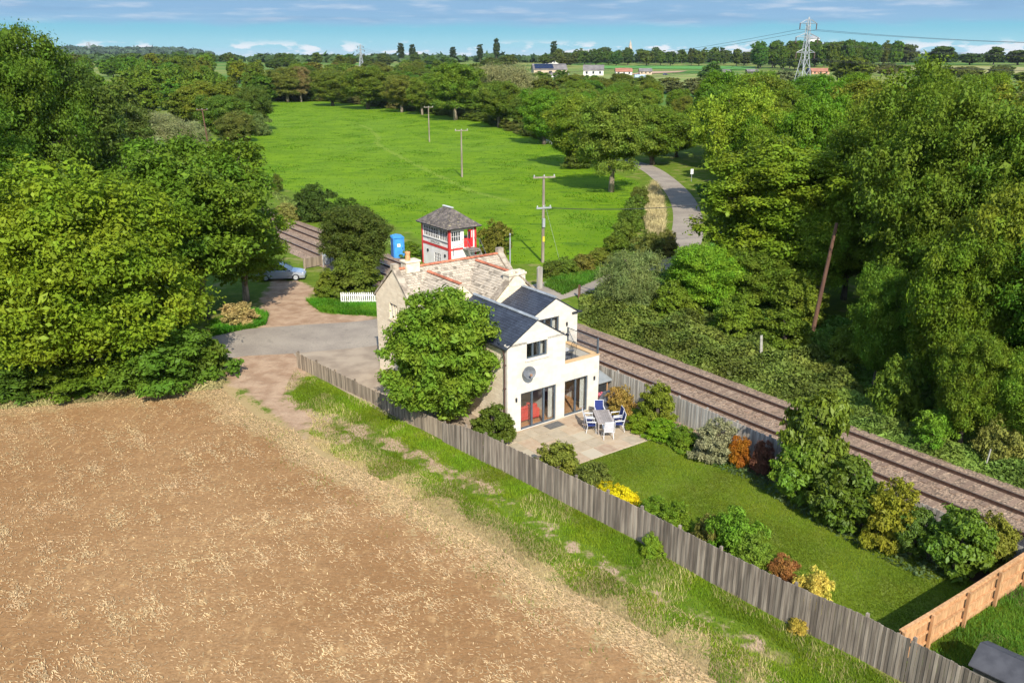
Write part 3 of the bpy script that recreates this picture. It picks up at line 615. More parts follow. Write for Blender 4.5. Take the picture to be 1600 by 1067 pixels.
for e0, e1 in (((-.5, MY, MZ + .08), (6.75, MY, MZ + .08)), ((W1X, 6.4, W1Z + .08), (W1X, 10.1, W1Z + .08)), ((W2X, 6.9, W2Z + .07), (W2X, 10.3, W2Z + .07))): m = MB(); ridge(m, e0, e1, rad=.12, seg=.36); m.build('red_ridge_tiles', TERRA, house)
def coping(m, a, b, axis, wd=.42, th=.16, seg=.6):
    a, b = Vector(a), Vector(b); n = max(1, int((b - a).length / seg)); s = Vector((wd / 2, 0, 0)) if axis == 'x' else Vector((0, wd / 2, 0))
    for k in range(n):
        p, q = a.lerp(b, k / n + .006), a.lerp(b, (k + 1) / n - .006); u = Vector((0, 0, th * random.uniform(.9, 1.1)))
        m.hexa([p - s, p + s, q + s, q - s, p - s + u, p + s + u, q + s + u, q - s + u], 0)
for xx in (-.72, 6.92):
    m = MB(); coping(m, (xx, 8.05, 4.92), (xx, MY, MZ + .1), 'x'); coping(m, (xx, 13.1, 4.85), (xx, MY, MZ + .1), 'x'); m.box(xx - .2, MY - .17, MZ + .1, xx + .2, MY + .17, MZ + .42); m.build('gable_coping', COPING, house)
m = MB(); coping(m, (2.95, 6.18, 5.03), (W2X, 6.18, W2Z + .02), 'y'); coping(m, (7.2, 6.18, 4.85), (W2X, 6.18, W2Z + .02), 'y')
m.build('gable_coping', COPING, house)
CREAM = simple('cream_render', (0.72, 0.63, 0.47), (0.60, 0.50, 0.36), 3, .9, bmp=.2)
m = MB(); m.box(-.08, 10.25, 6.7, .85, 10.95, 7.34); m.box(-.14, 10.19, 7.34, .91, 11.01, 7.45); ch = m.build('chimney', CREAM, house, bevel=.02)
m = MB(); m.lathe([(.16, 0), (.14, .35), (.17, .45), (.17, .52), (.12, .52), (.11, .2)], (.22, 10.6, 7.45), 14); m.build('chimney_pot', simple('pot_clay', (0.62, 0.33, 0.15), (0.5, 0.24, 0.1), 6, .8), ch)
m = MB(); m.box(4.42, 5.98, 6.1, 5.6, 6.62, 6.78); m.box(4.36, 5.92, 6.78, 5.66, 6.68, 6.9)
for k in range(7): a = 4.46 + k * .165; m.box(a, 6.02 + .05 * (k % 2), 6.9, a + .13, 6.56, 6.94 + .05 * random.random())
m.build('chimney', CREAM, house)
# flashing, gutters, pipes, sills
m = MB(); m.box(3.26, 2.7, 5.14, 3.46, 6.0, 5.23); m.build('valley_gutter', LEAD, house)
for e0, e1 in (((-.16, -.04, EZ - .06), (-.16, 6.0, EZ - .06)), ((3.98, -.1, 4.86), (3.98, 2.7, 4.86)), ((7.2, 2.7, 4.93), (7.2, 6, 4.93)), ((6.62, 2.72, 4.94), (7.3, 2.72, 4.94))): m = MB(); m.tube([e0, e1], .06, 8); m.build('gutter', BLACK, house)
m = MB(); m.tube([(-.16, .16, EZ - .1), (-.1, .16, EZ - .4), (-.07, .16, EZ - .6), (-.07, .16, .05)], .045, 8)
for h in (1.2, 2.6, 3.9): m.box(-.12, .1, h, .0, .22, h + .05)
m.build('downpipe', DARKPIPE, house)
m = MB(); m.box(1.14, -.06, 3.90, 2.72, .02, 3.97); m.build('window_sill', NEW, house)
m = MB(); m.box(-.94, 10.05, 3.78, -.85, 11.26, 3.88); m.build('window_sill', OLD, house)
def glazed(name, x0, x1, z0, z1, y, n, fw=.07, bars=0, dep=.09, split=None):
    """frame with n lights; the panes are one sub-part each"""
    m = MB(); m.box(x0, y, z0, x1, y + dep, z0 + fw); m.box(x0, y, z1 - fw, x1, y + dep, z1); m.box(x0, y + .002, z0 + fw, x0 + fw, y + dep - .002, z1 - fw); m.box(x1 - fw, y + .002, z0 + fw, x1, y + dep - .002, z1 - fw)
    w_ = (x1 - x0) / n
    for k in range(1, n): m.box(x0 + w_ * k - fw * .75, y + .002, z0 + fw, x0 + w_ * k + fw * .75, y + dep - .002, z1 - fw)
    f = m.build(name, GREYMET, house)
    for k in range(n): g = MB(); g.box(x0 + w_ * k + fw * .6, y + .035, z0 + fw, x0 + w_ * (k + 1) - fw * .6, y + .05, z1 - fw, 0); g.build('pane', GLASS, f)
    return f
d = glazed('folding_door', D1[0], D1[1], D1[2], D1[3], .06, 3); h_ = MB(); h_.box(2.38, .02, 1.0, 2.41, .06, 1.2); h_.build('handle', DKGREY, d)
d = glazed('sliding_door', D2[0], D2[1], D2[2], D2[3], .06, 2); h_ = MB(); h_.box(4.64, .02, 1.0, 4.67, .06, 1.25); h_.build('handle', DKGREY, d)
glazed('bedroom_window', *WIN1, .08, 3); glazed('balcony_door', *WIN2, 2.86, 3)
m = MB()   # gable window, stone mullion and dark lights
for a in np.linspace(GW[0], GW[1], 4)[1:-1]: m.box(-.82, a - .05, GW[2], -.7, a + .05, GW[3])
gw = m.build('gable_window', OLD, house); m = MB(); m.box(-.74, GW[0], GW[2], -.72, GW[1], GW[3]); m.build('pane', PANE, gw)
m = MB()
for a in np.linspace(GW[0], GW[1], 10): m.box(-.755, a - .008, GW[2], -.742, a + .008, GW[3])
for a in np.linspace(GW[2], GW[3], 6): m.box(-.757, GW[0], a - .008, -.743, GW[1], a + .008)
m.build('leading', WHITE, gw)
# rooms behind the glass
m = MB(); m.box(.3, .3, 0, 6.05, 5.9, .05); m.build('room_floor', OAK, house)
m = MB(); m.box(.302, 4.6, .05, 6.04, 4.7, 2.5); m.box(.302, .3, .05, .34, 4.6, 2.5); m.box(3.5, 1.4, .05, 3.6, 4.6, 2.5); m.box(6.0, .3, .05, 6.045, 4.6, 2.5); m.box(.302, .302, 2.5, 6.045, 5.9, 2.56); m.build('room_wall', PLASTER, house)
m = MB(); m.box(.302, 3.2, 3.4, 3.55, 3.3, 4.85); m.box(.302, .31, 2.76, 3.55, 5.9, 2.8); m.box(3.9, 5.6, 2.72, 6.7, 5.7, 4.9); m.build('upper_room_wall', PLASTER, house)
def curtain(x0, x1, y, z0, z1):
    m = MB(); n = 24; pts = [(x0 + (x1 - x0) * k / n, y + .035 * math.sin(k * 1.7)) for k in range(n + 1)]
    for a, c in zip(pts[:-1], pts[1:]): m.quad(((a[0], a[1], z0), (c[0], c[1], z0), (c[0], c[1], z1), (a[0], a[1], z1))); m.quad(((a[0], a[1] + .02, z0), (c[0], c[1] + .02, z0), (c[0], c[1] + .02, z1), (a[0], a[1] + .02, z1)))
    m.build('curtain', CURT, house)
curtain(3.02, 3.3, .38, .1, 2.2); curtain(5.3, 5.6, .38, .1, 2.2); curtain(2.22, 2.62, .42, 3.9, 4.95); curtain(1.24, 1.5, .42, 3.9, 4.95); curtain(5.35, 5.7, 3.2, 3.0, 4.9)
# balcony
m = MB(); m.box(3.86, .25, 2.7, 6.05, 2.8, 2.78); m.build('balcony_floor', simple('deck_boards', (0.085, 0.095, 0.11), (0.06, 0.07, 0.08), 3, .8), house)
TAN = simple('tan_timber', (0.60, 0.40, 0.20), (0.48, 0.31, 0.15), 4, .7, stretch=(.3, 3, 3))
m = MB(); m.box(3.86, -.03, 3.222, 6.38, .3, 3.27); m.box(6.03, .3, 3.222, 6.38, 2.8, 3.268); m.build('parapet_coping', TAN, house)
m = MB(); m.tube([(6.3, .12, 4.1), (6.3, 2.76, 4.1)], .025, 8); m.tube([(6.3, .12, 3.36), (6.3, 2.76, 3.36)], .018, 6)
m.box(6.26, .06, 3.26, 6.34, .14, 4.16); m.box(6.27, 2.7, 3.26, 6.33, 2.76, 4.14)
for k in range(24): y = .22 + k * .106; m.tube([(6.3, y, 3.36), (6.3, y, 4.1)], .008, 5)
m.build('balcony_railing', GREYMET, house)
# dish and lamps
m = MB(); Md = Matrix.Translation((1.15, -.34, 3.42)) @ Matrix.Rotation(math.radians(-22), 4, 'Z') @ Matrix.Rotation(math.radians(72), 4, 'X')
m.lathe([(0.001, 0), (.12, .012), (.24, .05), (.33, .10), (.34, .11), (.33, .112), (.24, .062), (.12, .024), (0.001, .012)], n=24, M=Md)
dish = m.build('satellite_dish', DKGREY, house, smooth=True)
m = MB(); m.tube([(1.15, .0, 3.2), (1.15, -.2, 3.2), (1.15, -.33, 3.38)], .025, 6); p = Md @ Vector((0, -.32, .08)); q = Md @ Vector((0, -.12, .42)); m.tube([p, q], .015, 6); m.box(q.x - .05, q.y - .05, q.z - .05, q.x + .05, q.y + .05, q.z + .05); m.build('bracket', simple('rusty_bracket', (0.35, 0.2, 0.12), None, 5, .6), dish)
for lx, lz, ly in ((.54, 1.82, 0), (5.98, 1.82, 0), (6.22, 4.25, 2.8)): m = MB(); m.tube([(lx, ly - .07, lz), (lx, ly - .07, lz + .2)], .05, 10); m.box(lx - .03, ly - .05, lz + .06, lx + .03, ly + .0, lz + .14); m.build('wall_lamp', BLACK, house)
RED = simple('red_fabric', (0.62, 0.045, 0.03), (0.5, 0.03, 0.02), 3, .8)
sofa = thing('sofa', 'bright red sofa standing inside behind the folding glass doors', 'sofa', W(1.7, 1.25, .05), HA)
def cush(name, b_, par, mt, bev=.05): m = MB(); m.box(*b_); return m.build(name, mt, par, bevel=bev, smooth=False)
cush('seat', (-.75, -.4, .12, .75, .45, .45), sofa, RED); cush('backrest', (-.8, -.62, .12, .8, -.4, .95), sofa, RED); cush('armrest', (-.97, -.62, .1, -.76, .45, .65), sofa, RED); cush('armrest', (.76, -.62, .1, .97, .45, .65), sofa, RED)
WOODM = simple('brown_wood', (0.34, 0.15, 0.06), (0.22, 0.09, 0.035), 4, .5, stretch=(1, 5, 1))
dt = thing('dining_table', 'brown wooden table inside behind the sliding glass doors', 'table', W(4.5, 2.6, .05), HA)
cush('tabletop', (-.7, -.45, .7, .7, .45, .75), dt, WOODM, .01)
for sx in (-.62, .58):
    for sy in (-.38, .34): cush('leg', (sx, sy, 0, sx + .06, sy + .06, .7), dt, WOODM, .005)
wc = thing('wooden_chair', 'brown wooden chair inside by the sliding glass doors', 'chair', W(4.3, 1.75, .05), HA + .3)
cush('seat', (-.22, -.22, .42, .22, .22, .47), wc, WOODM, .01); cush('backrest', (-.22, -.25, .47, .22, -.21, .95), wc, WOODM, .01)
for sx in (-.2, .15):
    for sy in (-.2, .15): cush('leg', (sx, sy, 0, sx + .05, sy + .05, .42), wc, WOODM, .004)
# ------------------------------------------------------------------ signal box beside the line
REDP = simple('red_paint', (0.58, 0.05, 0.045), (0.48, 0.04, 0.035), 3, .55)
ROOFB = simple('lichen_slate', (0.15, 0.125, 0.105), (0.085, 0.07, 0.06), 2.2, .9, rnd=.35, bmp=.3)
LICH, t, b = newmat('lichen_roof'); f1 = noise(t, 2.2, 5); c0 = mixrgb(t, mrange(t, f1, .35, .65), (0.085, 0.07, 0.06), (0.17, 0.14, 0.115)); c0 = mixrgb(t, mrange(t, noise(t, 6, 4, off=3), .58, .68, 0, .8), c0, (0.36, 0.31, 0.15))
hh = N(t, 'ShaderNodeHueSaturation'); t.links.new(c0, hh.inputs['Color']); t.links.new(mrange(t, attr(t, 'rnd'), 0, 1, .75, 1.25, False), hh.inputs['Value']); t.links.new(hh.outputs[0], b.inputs['Base Color']); b.inputs['Roughness'].default_value = .9
BW = simple('box_white', (0.74, 0.72, 0.66), (0.66, 0.63, 0.56), 1.5, .6)
sb_ = thing('signal_box', 'small two-storey white and red railway signal box with a hipped roof', 'signal box', W(16.2, 31.9, 0), HA)
LX, LY, EH, MH = 2.95, 4.95, 4.2, 2.05                        # plan (x: end wall with the door, y: track side), eaves, mid rail
m = MB(); wallgrid(m, 'y', 0, .15, 0, LY, 0, EH, [(.3, 1.75, 2.85, 3.8), (1.85, LY - .3, 2.85, 3.8), (1.6, 2.75, .55, 1.45)])
wallgrid(m, 'x', .0, .15, .15, LX, 0, EH, [(.25, 1.25, 2.85, 3.75), (1.62, 2.12, MH + .1, 3.85), (2.14, 2.6, MH + .1, 3.85)])
wallgrid(m, 'y', LX - .15, .15, .15, LY, 0, EH, [(.5, LY - .5, 2.85, 3.8)]); wallgrid(m, 'x', LY - .15, .15, .15, LX - .15, 0, EH, [])
m.box(.15, .15, MH - .1, LX - .15, LY - .15, MH); m.build('wall', BW, sb_)
for x0, y0, x1, y1 in ((-.05, -.05, .18, .16), (LX - .16, -.05, LX + .04, .14), (-.05, LY - .14, .15, LY + .04)): m = MB(); m.box(x0, y0, 0, x1, y1, EH); m.build('corner_post', REDP, sb_)
m = MB(); m.box(-.04, .16, MH - .02, -.002, LY - .14, MH + .22); m.build('band', REDP, sb_)
m = MB(); m.box(.18, -.04, MH - .02, 1.5, -.002, MH + .15); m.build('band', REDP, sb_)
m = MB(); m.box(-.05, .16, 2.66, -.002, LY - .14, 2.74); m.build('window_sill', DKGREY, sb_)
m = MB(); m.box(-.045, .16, 3.86, -.004, LY - .14, EH - .05); m.build('fascia', simple('grey_paint', (0.30, 0.33, 0.36), None, 3, .6), sb_)
def sbwin(y0, y1, z0, z1, nx, nz, axis):
    def bx(m, a, c, d, e, p0, p1):
        if axis == 'y': m.box(p0, a, d, p1, c, e)
        else: m.box(a, p0, d, c, p1, e)
    m = MB()
    for k in range(nx + 1): a = y0 + (y1 - y0) * k / nx; wd = .05 if k in (0, nx) or k % 3 == 0 else .028; bx(m, a - wd / 2, a + wd / 2, z0, z1, .012, .052)
    for k in range(nz + 1): a = z0 + (z1 - z0) * k / nz; bx(m, y0, y1, a - .016, a + .016, .015, .05)
    f = m.build('window', WHITE, sb_); m = MB(); bx(m, y0, y1, z0, z1, .08, .095); m.build('pane', PANE, f)
sbwin(.3, 1.75, 2.85, 3.8, 5, 2, 'y'); sbwin(1.85, LY - .3, 2.85, 3.8, 9, 3, 'y'); sbwin(1.6, 2.75, .55, 1.45, 4, 3, 'y'); sbwin(.25, 1.25, 2.85, 3.75, 4, 2, 'x')
for y in (.75, 3.9):
    m = MB(); m.tube([(-.06, y, 1.45), (-.002, y, 1.45)], .15, 16); m.build('round_vent', BLACK, sb_)
m = MB(); m.box(1.62, .06, MH + .1, 2.12, .1, 3.0); m.build('door_panel', REDP, sb_)
dr = None; m = MB(); m.box(2.1, -.42, MH + .1, 2.16, .02, 3.82); m.box(2.16, -.06, MH + .12, 2.6, -.01, 3.82); dr = m.build('door', simple('bright_red_door', (0.72, 0.03, 0.04), (0.62, 0.025, 0.035), 2, .45), sb_)
m = MB(); m.box(2.092, -.36, 3.0, 2.099, -.06, 3.7); m.build('window', PANE, dr)
m = MB(); m.box(2.24, -.066, 3.05, 2.52, -.061, 3.7); m.build('window', simple('pale_notice', (0.75, 0.55, 0.5), None, 9, .6), dr)
RZb = 5.6; ov = .38; A0, A1 = (-ov, -ov), (LX + ov, LY + ov); r0, r1 = (LX / 2, LY / 2 - .75), (LX / 2, LY / 2 + .75)
m = MB(); e = EH - .06
m.quad([(A0[0], A0[1], e), (A1[0], A0[1], e), (A1[0], A1[1], e), (A0[0], A1[1], e)], 0, .5)
cs = [(A0[0], A0[1], e), (A1[0], A0[1], e), (A1[0], A1[1], e), (A0[0], A1[1], e)]; R0, R1 = (*r0, RZb), (*r1, RZb)
sk = dict(row=.2, wid=.28, th=.014, jit=.012)
def hipface(e0, e1, q0, q1): slates(m, e0, e1, q0, q1, **sk)
hipface(cs[0], cs[3], R0, R1); hipface(cs[2], cs[1], R1, R0); hipface(cs[0], cs[1], R0, (R0[0] + .01, R0[1], R0[2])); hipface(cs[3], cs[2], R1, (R1[0] + .01, R1[1], R1[2])); m.build('hipped_roof', LICH, sb_)
m = MB(); ridge(m, (R0[0], R0[1] - .1, RZb + .08), (R1[0], R1[1] + .1, RZb + .08), rad=.13, seg=.4); rt = m.build('ridge_tiles', simple('white_ridge', (.55, .54, .52), None, 3, .7), sb_)
m = MB(); e2 = e - .05
for a, c in zip(cs, cs[1:] + cs[:1]): m.tube([(a[0], a[1], e2), (c[0], c[1], e2)], .06, 6)
m.build('gutter', BLACK, sb_)
# steps with handrails
OLDW = simple('grey_timber', (0.30, 0.28, 0.23), (0.19, 0.175, 0.14), 3, .9, rnd=.3, stretch=(1, 1, .2))
m = MB(); m.box(1.45, -1.0, MH - .02, 2.75, -.06, MH + .05)
for k in range(6): y = -1.05 - k * .27; zt = MH - .05 - k * .33; m.box(1.5, y - .25, zt - .05, 2.7, y, zt)
for x in (1.46, 2.7): m.hexa([(x, -1.0, MH - .3), (x + .05, -1.0, MH - .3), (x + .05, -2.75, -.0), (x, -2.75, .0), (x, -1.0, MH), (x + .05, -1.0, MH), (x + .05, -2.75, .25), (x, -2.75, .25)])
for x in (1.5, 2.68):
    m.box(x, -1.0, 0, x + .07, -.93, MH)
st = m.build('steps', OLDW, sb_)
m = MB()
for x in (1.42, 2.74):
    m.tube([(x, -.05, MH + .95), (x, -1.0, MH + .95), (x, -2.75, .95)], .022, 6)
    for y, zt in ((-.95, MH + .95), (-1.9, 1.95 - .05), (-2.7, .98)): m.tube([(x, y, zt - 1.0), (x, y, zt)], .02, 6)
m.tube([(.3, -.3, MH + .35), (1.42, -.3, MH + .6)], .02, 6); m.tube([(.3, -.3, 1.6), (.3, -.3, MH + .35)], .02, 6); m.build('handrail', DKGREY, st)
SIGNW = simple('sign_board', (0.72, 0.70, 0.62), (0.66, 0.63, 0.55), 3, .6)
m = MB(); m.box(-.075, 1.35, 2.3, -.042, 3.55, 2.62); sg = m.build('name_sign', SIGNW, sb_)
def lettering(txt, name, size, mat, M, par):
    cu = bpy.data.curves.new(name, 'FONT'); cu.body = txt; cu.size = size; cu.extrude = .004; cu.align_x = 'CENTER'; cu.align_y = 'CENTER'
    to = bpy.data.objects.new('tmp', cu); col.objects.link(to); dg = bpy.context.evaluated_depsgraph_get(); me = bpy.data.meshes.new_from_object(to.evaluated_get(dg)); bpy.data.objects.remove(to)
    me.materials.clear(); me.materials.append(mat); o = bpy.data.objects.new(name, me); col.objects.link(o); o.parent = par; o.matrix_local = M; return o
lettering('UFFINGTON', 'lettering', .30, BLACK, Matrix.Translation((-.08, 2.45, 2.46)) @ Matrix(((0, 0, -1, 0), (-1, 0, 0, 0), (0, 1, 0, 0), (0, 0, 0, 1))), sg)

# ------------------------------------------------------------------ blue portable toilet
BLUE = simple('blue_plastic', (0.035, 0.20, 0.55), (0.03, 0.165, 0.47), 2, .45); BLUEL = simple('light_blue_plastic', (0.06, 0.30, 0.66), None, 2, .45)
px = P(624, 405); pt = thing('portable_toilet', 'blue plastic portable toilet standing left of the signal box', 'portable toilet', px, HA - .25)
m = MB(); m.box(-.55, -.02, .06, .55, 1.1, 2.1); m.build('cabin', BLUE, pt, bevel=.03)
m = MB(); m.prism([(-.6, 2.1), (.6, 2.1), (.52, 2.24), (0, 2.34), (-.52, 2.24)], -.08, 1.16); m.build('roof', BLUEL, pt)
m = MB(); m.box(-.44, -.06, .12, .44, -.021, 2.02); dd = m.build('door', BLUEL, pt, bevel=.01)
m = MB(); m.box(-.17, -.075, 1.25, .15, -.061, 1.55); m.build('sign', WHITE, dd)
m = MB(); m.tube([(-.01, -.08, 1.42), (-.01, -.076, 1.42)], .08, 12); m.build('emblem', simple('orange_mark', (.7, .3, .1), None, 3, .6), dd)
m = MB(); m.box(.34, -.1, 1.0, .39, -.061, 1.2); m.build('handle', BLACK, dd)
for x in (-.55, .5): m = MB(); m.box(x, -.05, .06, x + .05, -.0215, 2.1); m.build('corner_rail', BLUEL, pt)
m = MB(); m.box(-.6, -.1, 0, .6, 1.15, .06); m.build('base', DKGREY, pt)

# ------------------------------------------------------------------ fences
GREYW = simple('weathered_board', (0.27, 0.22, 0.165), (0.14, 0.11, 0.082), 2.2, .95, rnd=.4, stretch=(3, 3, .25), bmp=.4)
BROWNW = simple('brown_board', (0.30, 0.235, 0.165), (0.17, 0.13, 0.09), 2.2, .95, rnd=.35, stretch=(3, 3, .25), bmp=.3)
ORANGEW = simple('new_larch_board', (0.52, 0.29, 0.135), (0.38, 0.20, 0.085), 3, .8, rnd=.25, stretch=(3, 3, .3))
PALEW = simple('pale_board', (0.40, 0.37, 0.31), (0.25, 0.22, 0.18), 2.5, .95, rnd=.3, stretch=(3, 3, .25))
def fence(name, label, pts, hs, mat, board=.11, posts=True, rail_side=1, post_top=.05, cat='fence', gap=.012, cap=False, thick=.022, post_every=2.4, lean=.0, pstep=0.0):
    o = thing(name, label, cat, (pts[0][0], pts[0][1], 0)); ox, oy = pts[0][0], pts[0][1]; nseg = 0; rr = random.Random(hash(name) % 97 + 3)
    seglen = [math.hypot(b[0] - a[0], b[1] - a[1]) for a, b in zip(pts[:-1], pts[1:])]
    mb, mr_, mc = MB(), MB(), MB()
    for (a, b, h0, h1, L) in zip(pts[:-1], pts[1:], hs[:-1], hs[1:], seglen):
        d = Vector((b[0] - a[0], b[1] - a[1], 0)) / L; n = Vector((-d.y, d.x, 0)) * rail_side; s = 0.0; A = Vector((a[0] - ox, a[1] - oy, 0))
        while s < L - .02:
            e = min(s + board, L); h = h0 + (h1 - h0) * (s / L) + rr.uniform(-.025, .025); p = A + d * (s + gap / 2); q = A + d * (e - gap / 2); k = n * (-thick) * (1 + .6 * (int(s / board) % 2)); l = d * rr.uniform(-lean, lean)
            mb.hexa([p + k, q + k, q, p, p + k + l + Vector((0, 0, h)), q + k + l + Vector((0, 0, h)), q + l + Vector((0, 0, h)), p + l + Vector((0, 0, h))]); s = e
        hm = min(h0, h1)
        for f in (.18, .5, .84) if hm > 1.25 else (.25, .8):
            za, zb_ = h0 * f, h1 * f; p, q = A, A + d * L; mr_.hexa([p + n * .004 + Vector((0, 0, za)), q + n * .004 + Vector((0, 0, zb_)), q + n * .07 + Vector((0, 0, zb_)), p + n * .07 + Vector((0, 0, za)), p + n * .004 + Vector((0, 0, za + .08)), q + n * .004 + Vector((0, 0, zb_ + .08)), q + n * .07 + Vector((0, 0, zb_ + .08)), p + n * .07 + Vector((0, 0, za + .08))])
        if cap: p, q = A, A + d * L; mc.hexa([p - n * .05 + Vector((0, 0, h0 + .03)), q - n * .05 + Vector((0, 0, h1 + .03)), q + n * .06 + Vector((0, 0, h1 + .03)), p + n * .06 + Vector((0, 0, h0 + .03)), p - n * .05 + Vector((0, 0, h0 + .07)), q - n * .05 + Vector((0, 0, h1 + .07)), q + n * .06 + Vector((0, 0, h1 + .07)), p + n * .06 + Vector((0, 0, h0 + .07))])
        if posts:
            k = max(1, round(L / post_every))
            for i in range(k):
                s = L * i / k + .05; h = h0 + (h1 - h0) * s / L + post_top; p = A + d * s + n * .075; m = MB(); sq = [p - d * .05, p + d * .05, p + d * .05 + n * .1, p - d * .05 + n * .1]
                m.hexa(sq + [x + Vector((0, 0, h)) for x in sq]); m.build('post', mat, o)
    mb.build('boards', mat, o); mr_.build('rails', mat, o)
    if cap: mc.build('capping', mat, o)
    return o
def px_line(l): return [P(x, y)[:2] for x, y in l]
fence('board_fence', 'long weathered grey board fence between the grass track and the lawn', px_line([(756, 722), (781, 733), (895, 792), (996, 844), (1117, 913), (1232, 974), (1340, 1027), (1412, 1066), (1560, 1150), (1680, 1220)]), [1.55, 1.5, 1.52, 1.55, 1.6, 1.63, 1.68, 1.66, 1.66, 1.66], GREYW)
fence('board_fence', 'short grey board fence section stepped up beneath the leafy garden tree', px_line([(692, 689), (725, 706), (755, 721)]), [1.05, 1.45, 1.5], GREYW, board=.12)
fence('board_fence', 'low brownish board fence along the paved drive, ending at the lane', px_line([(465, 574), (585, 631), (605, 643), (696, 689)]), [1.05, .85, 1.0, 1.05], BROWNW, board=.14, lean=.01)
RF = [W(8.35, 3.6), W(8.5, -2), W(8.55, -8), W(8.6, -14), W(8.65, -19), W(8.6, -23.5)]
fence('board_fence', 'pale grey board fence between the shrub bed and the railway', RF, [1.5, 1.5, 1.45, 1.35, 1.3, 1.3], PALEW, board=.1, rail_side=1)
OF = [P(1397, 1040)[:2], P(1442, 1013)[:2], P(1498, 978)[:2], P(1592, 916)[:2], P(1680, 862)[:2]]
fence('panel_fence', 'new orange larch fence with square posts across the garden end', OF, [1.35, 1.38, 1.42, 1.46, 1.5], ORANGEW, board=.09, rail_side=-1, cap=True, post_every=1.75, post_top=.04, gap=.004)
pf = thing('picket_fence', 'white painted picket fence in front of the ivy bush by the lane', 'fence', P(533, 476), 0); a, c = Vector(P(533, 474)), Vector(P(597, 474)); d = c - a; L = d.length; d /= L; n = Vector((-d.y, d.x, 0))
mb, mr_ = MB(), MB()
for k in range(int(L / .17)): p = d * (k * .17); q = p + d * .09; h = .98 + random.uniform(-.02, .02); mb.hexa([p, q, q + n * .02, p + n * .02, p + Vector((0, 0, h)), q + Vector((0, 0, h)), q + n * .02 + Vector((0, 0, h)), p + n * .02 + Vector((0, 0, h))]); mb.hexa([p + Vector((0, 0, h)), q + Vector((0, 0, h)), q + n * .02 + Vector((0, 0, h)), p + n * .02 + Vector((0, 0, h)), p + d * .04 + Vector((0, 0, h + .06)), p + d * .05 + Vector((0, 0, h + .06)), p + d * .05 + n * .02 + Vector((0, 0, h + .06)), p + d * .04 + n * .02 + Vector((0, 0, h + .06))])
for zr in (.25, .75): mr_.hexa([n * .022 + Vector((0, 0, zr)), d * L + n * .022 + Vector((0, 0, zr)), d * L + n * .07 + Vector((0, 0, zr)), n * .07 + Vector((0, 0, zr)), n * .022 + Vector((0, 0, zr + .08)), d * L + n * .022 + Vector((0, 0, zr + .08)), d * L + n * .07 + Vector((0, 0, zr + .08)), n * .07 + Vector((0, 0, zr + .08))])
mb.build('pickets', WHITE, pf); mr_.build('rails', WHITE, pf)
# neighbour's felt-roofed shed at the corner
sh = thing('garden_shed', 'low garden shed with a dark felt roof in the bottom corner', 'shed', W(2.15, -23.6), HA - math.pi / 2 + .12)
FELT = simple('roof_felt', (0.075, 0.075, 0.08), (0.05, 0.05, 0.055), 2, .95, bmp=.3)
m = MB(); m.box(.12, -1.2, 0, 2.9, .15, .95); m.prism([(-1.2, .951), (.15, .951), (-.5, 1.28)], .12, 2.9, axis='x'); m.build('wall', OLDW, sh)
m = MB(); m.hexa([(0, .32, .93), (3.0, .32, .93), (3.0, -.52, 1.32), (0, -.52, 1.32), (0, .32, .965), (3.0, .32, .965), (3.0, -.52, 1.355), (0, -.52, 1.355)]); m.hexa([(0, -.52, 1.32), (3.0, -.52, 1.32), (3.0, -1.36, .93), (0, -1.36, .93), (0, -.52, 1.355), (3.0, -.52, 1.355), (3.0, -1.36, .965), (0, -1.36, .965)])
for x in (.98, 2.0): m.hexa([(x, .32, .966), (x + .05, .32, .966), (x + .05, -.5, 1.348), (x, -.5, 1.348), (x, .32, .976), (x + .05, .32, .976), (x + .05, -.5, 1.36), (x, -.5, 1.36)])
m.build('roof', FELT, sh)
m = MB(); m.hexa([(3.0, .34, .84), (3.04, .34, .84), (3.04, -.52, 1.24), (3.0, -.52, 1.24), (3.0, .34, .98), (3.04, .34, .98), (3.04, -.52, 1.38), (3.0, -.52, 1.38)]); m.hexa([(3.0, -.52, 1.24), (3.04, -.52, 1.24), (3.04, -1.38, .84), (3.0, -1.38, .84), (3.0, -.52, 1.38), (3.04, -.52, 1.38), (3.04, -1.38, .98), (3.0, -1.38, .98)]); m.build('barge_board', WHITE, sh)

# ------------------------------------------------------------------ patio furniture
TEAK = simple('silvered_teak', (0.36, 0.32, 0.29), (0.25, 0.215, 0.19), 3, .8, rnd=.25, stretch=(1, 5, 1)); FRAMEW = simple('white_frame', (0.66, 0.66, 0.65), None, 3, .45); NAVY = simple('navy_cloth', (0.02, 0.035, 0.15), (0.016, 0.028, 0.12), 6, .8); PALEC = simple('pale_cloth', (0.55, 0.54, 0.55), (0.46, 0.45, 0.46), 6, .8)
tb = thing('patio_table', 'long silver-grey slatted garden table on the stone patio', 'table', (*P(943, 651, .74)[:2], .045), math.radians(4))
m = MB()
for k in range(8): x = -.45 + k * .113; m.box(x, -.85, .70, x + .105, .85, .73)
m.build('tabletop', TEAK, tb); m = MB(); m.box(-.42, -.8, .62, .42, .8, .698); m.build('apron', TEAK, tb)
for x in (-.42, .35):
    for y in (-.78, .71): m = MB(); m.box(x, y, 0, x + .07, y + .07, .62); m.build('leg', TEAK, tb)
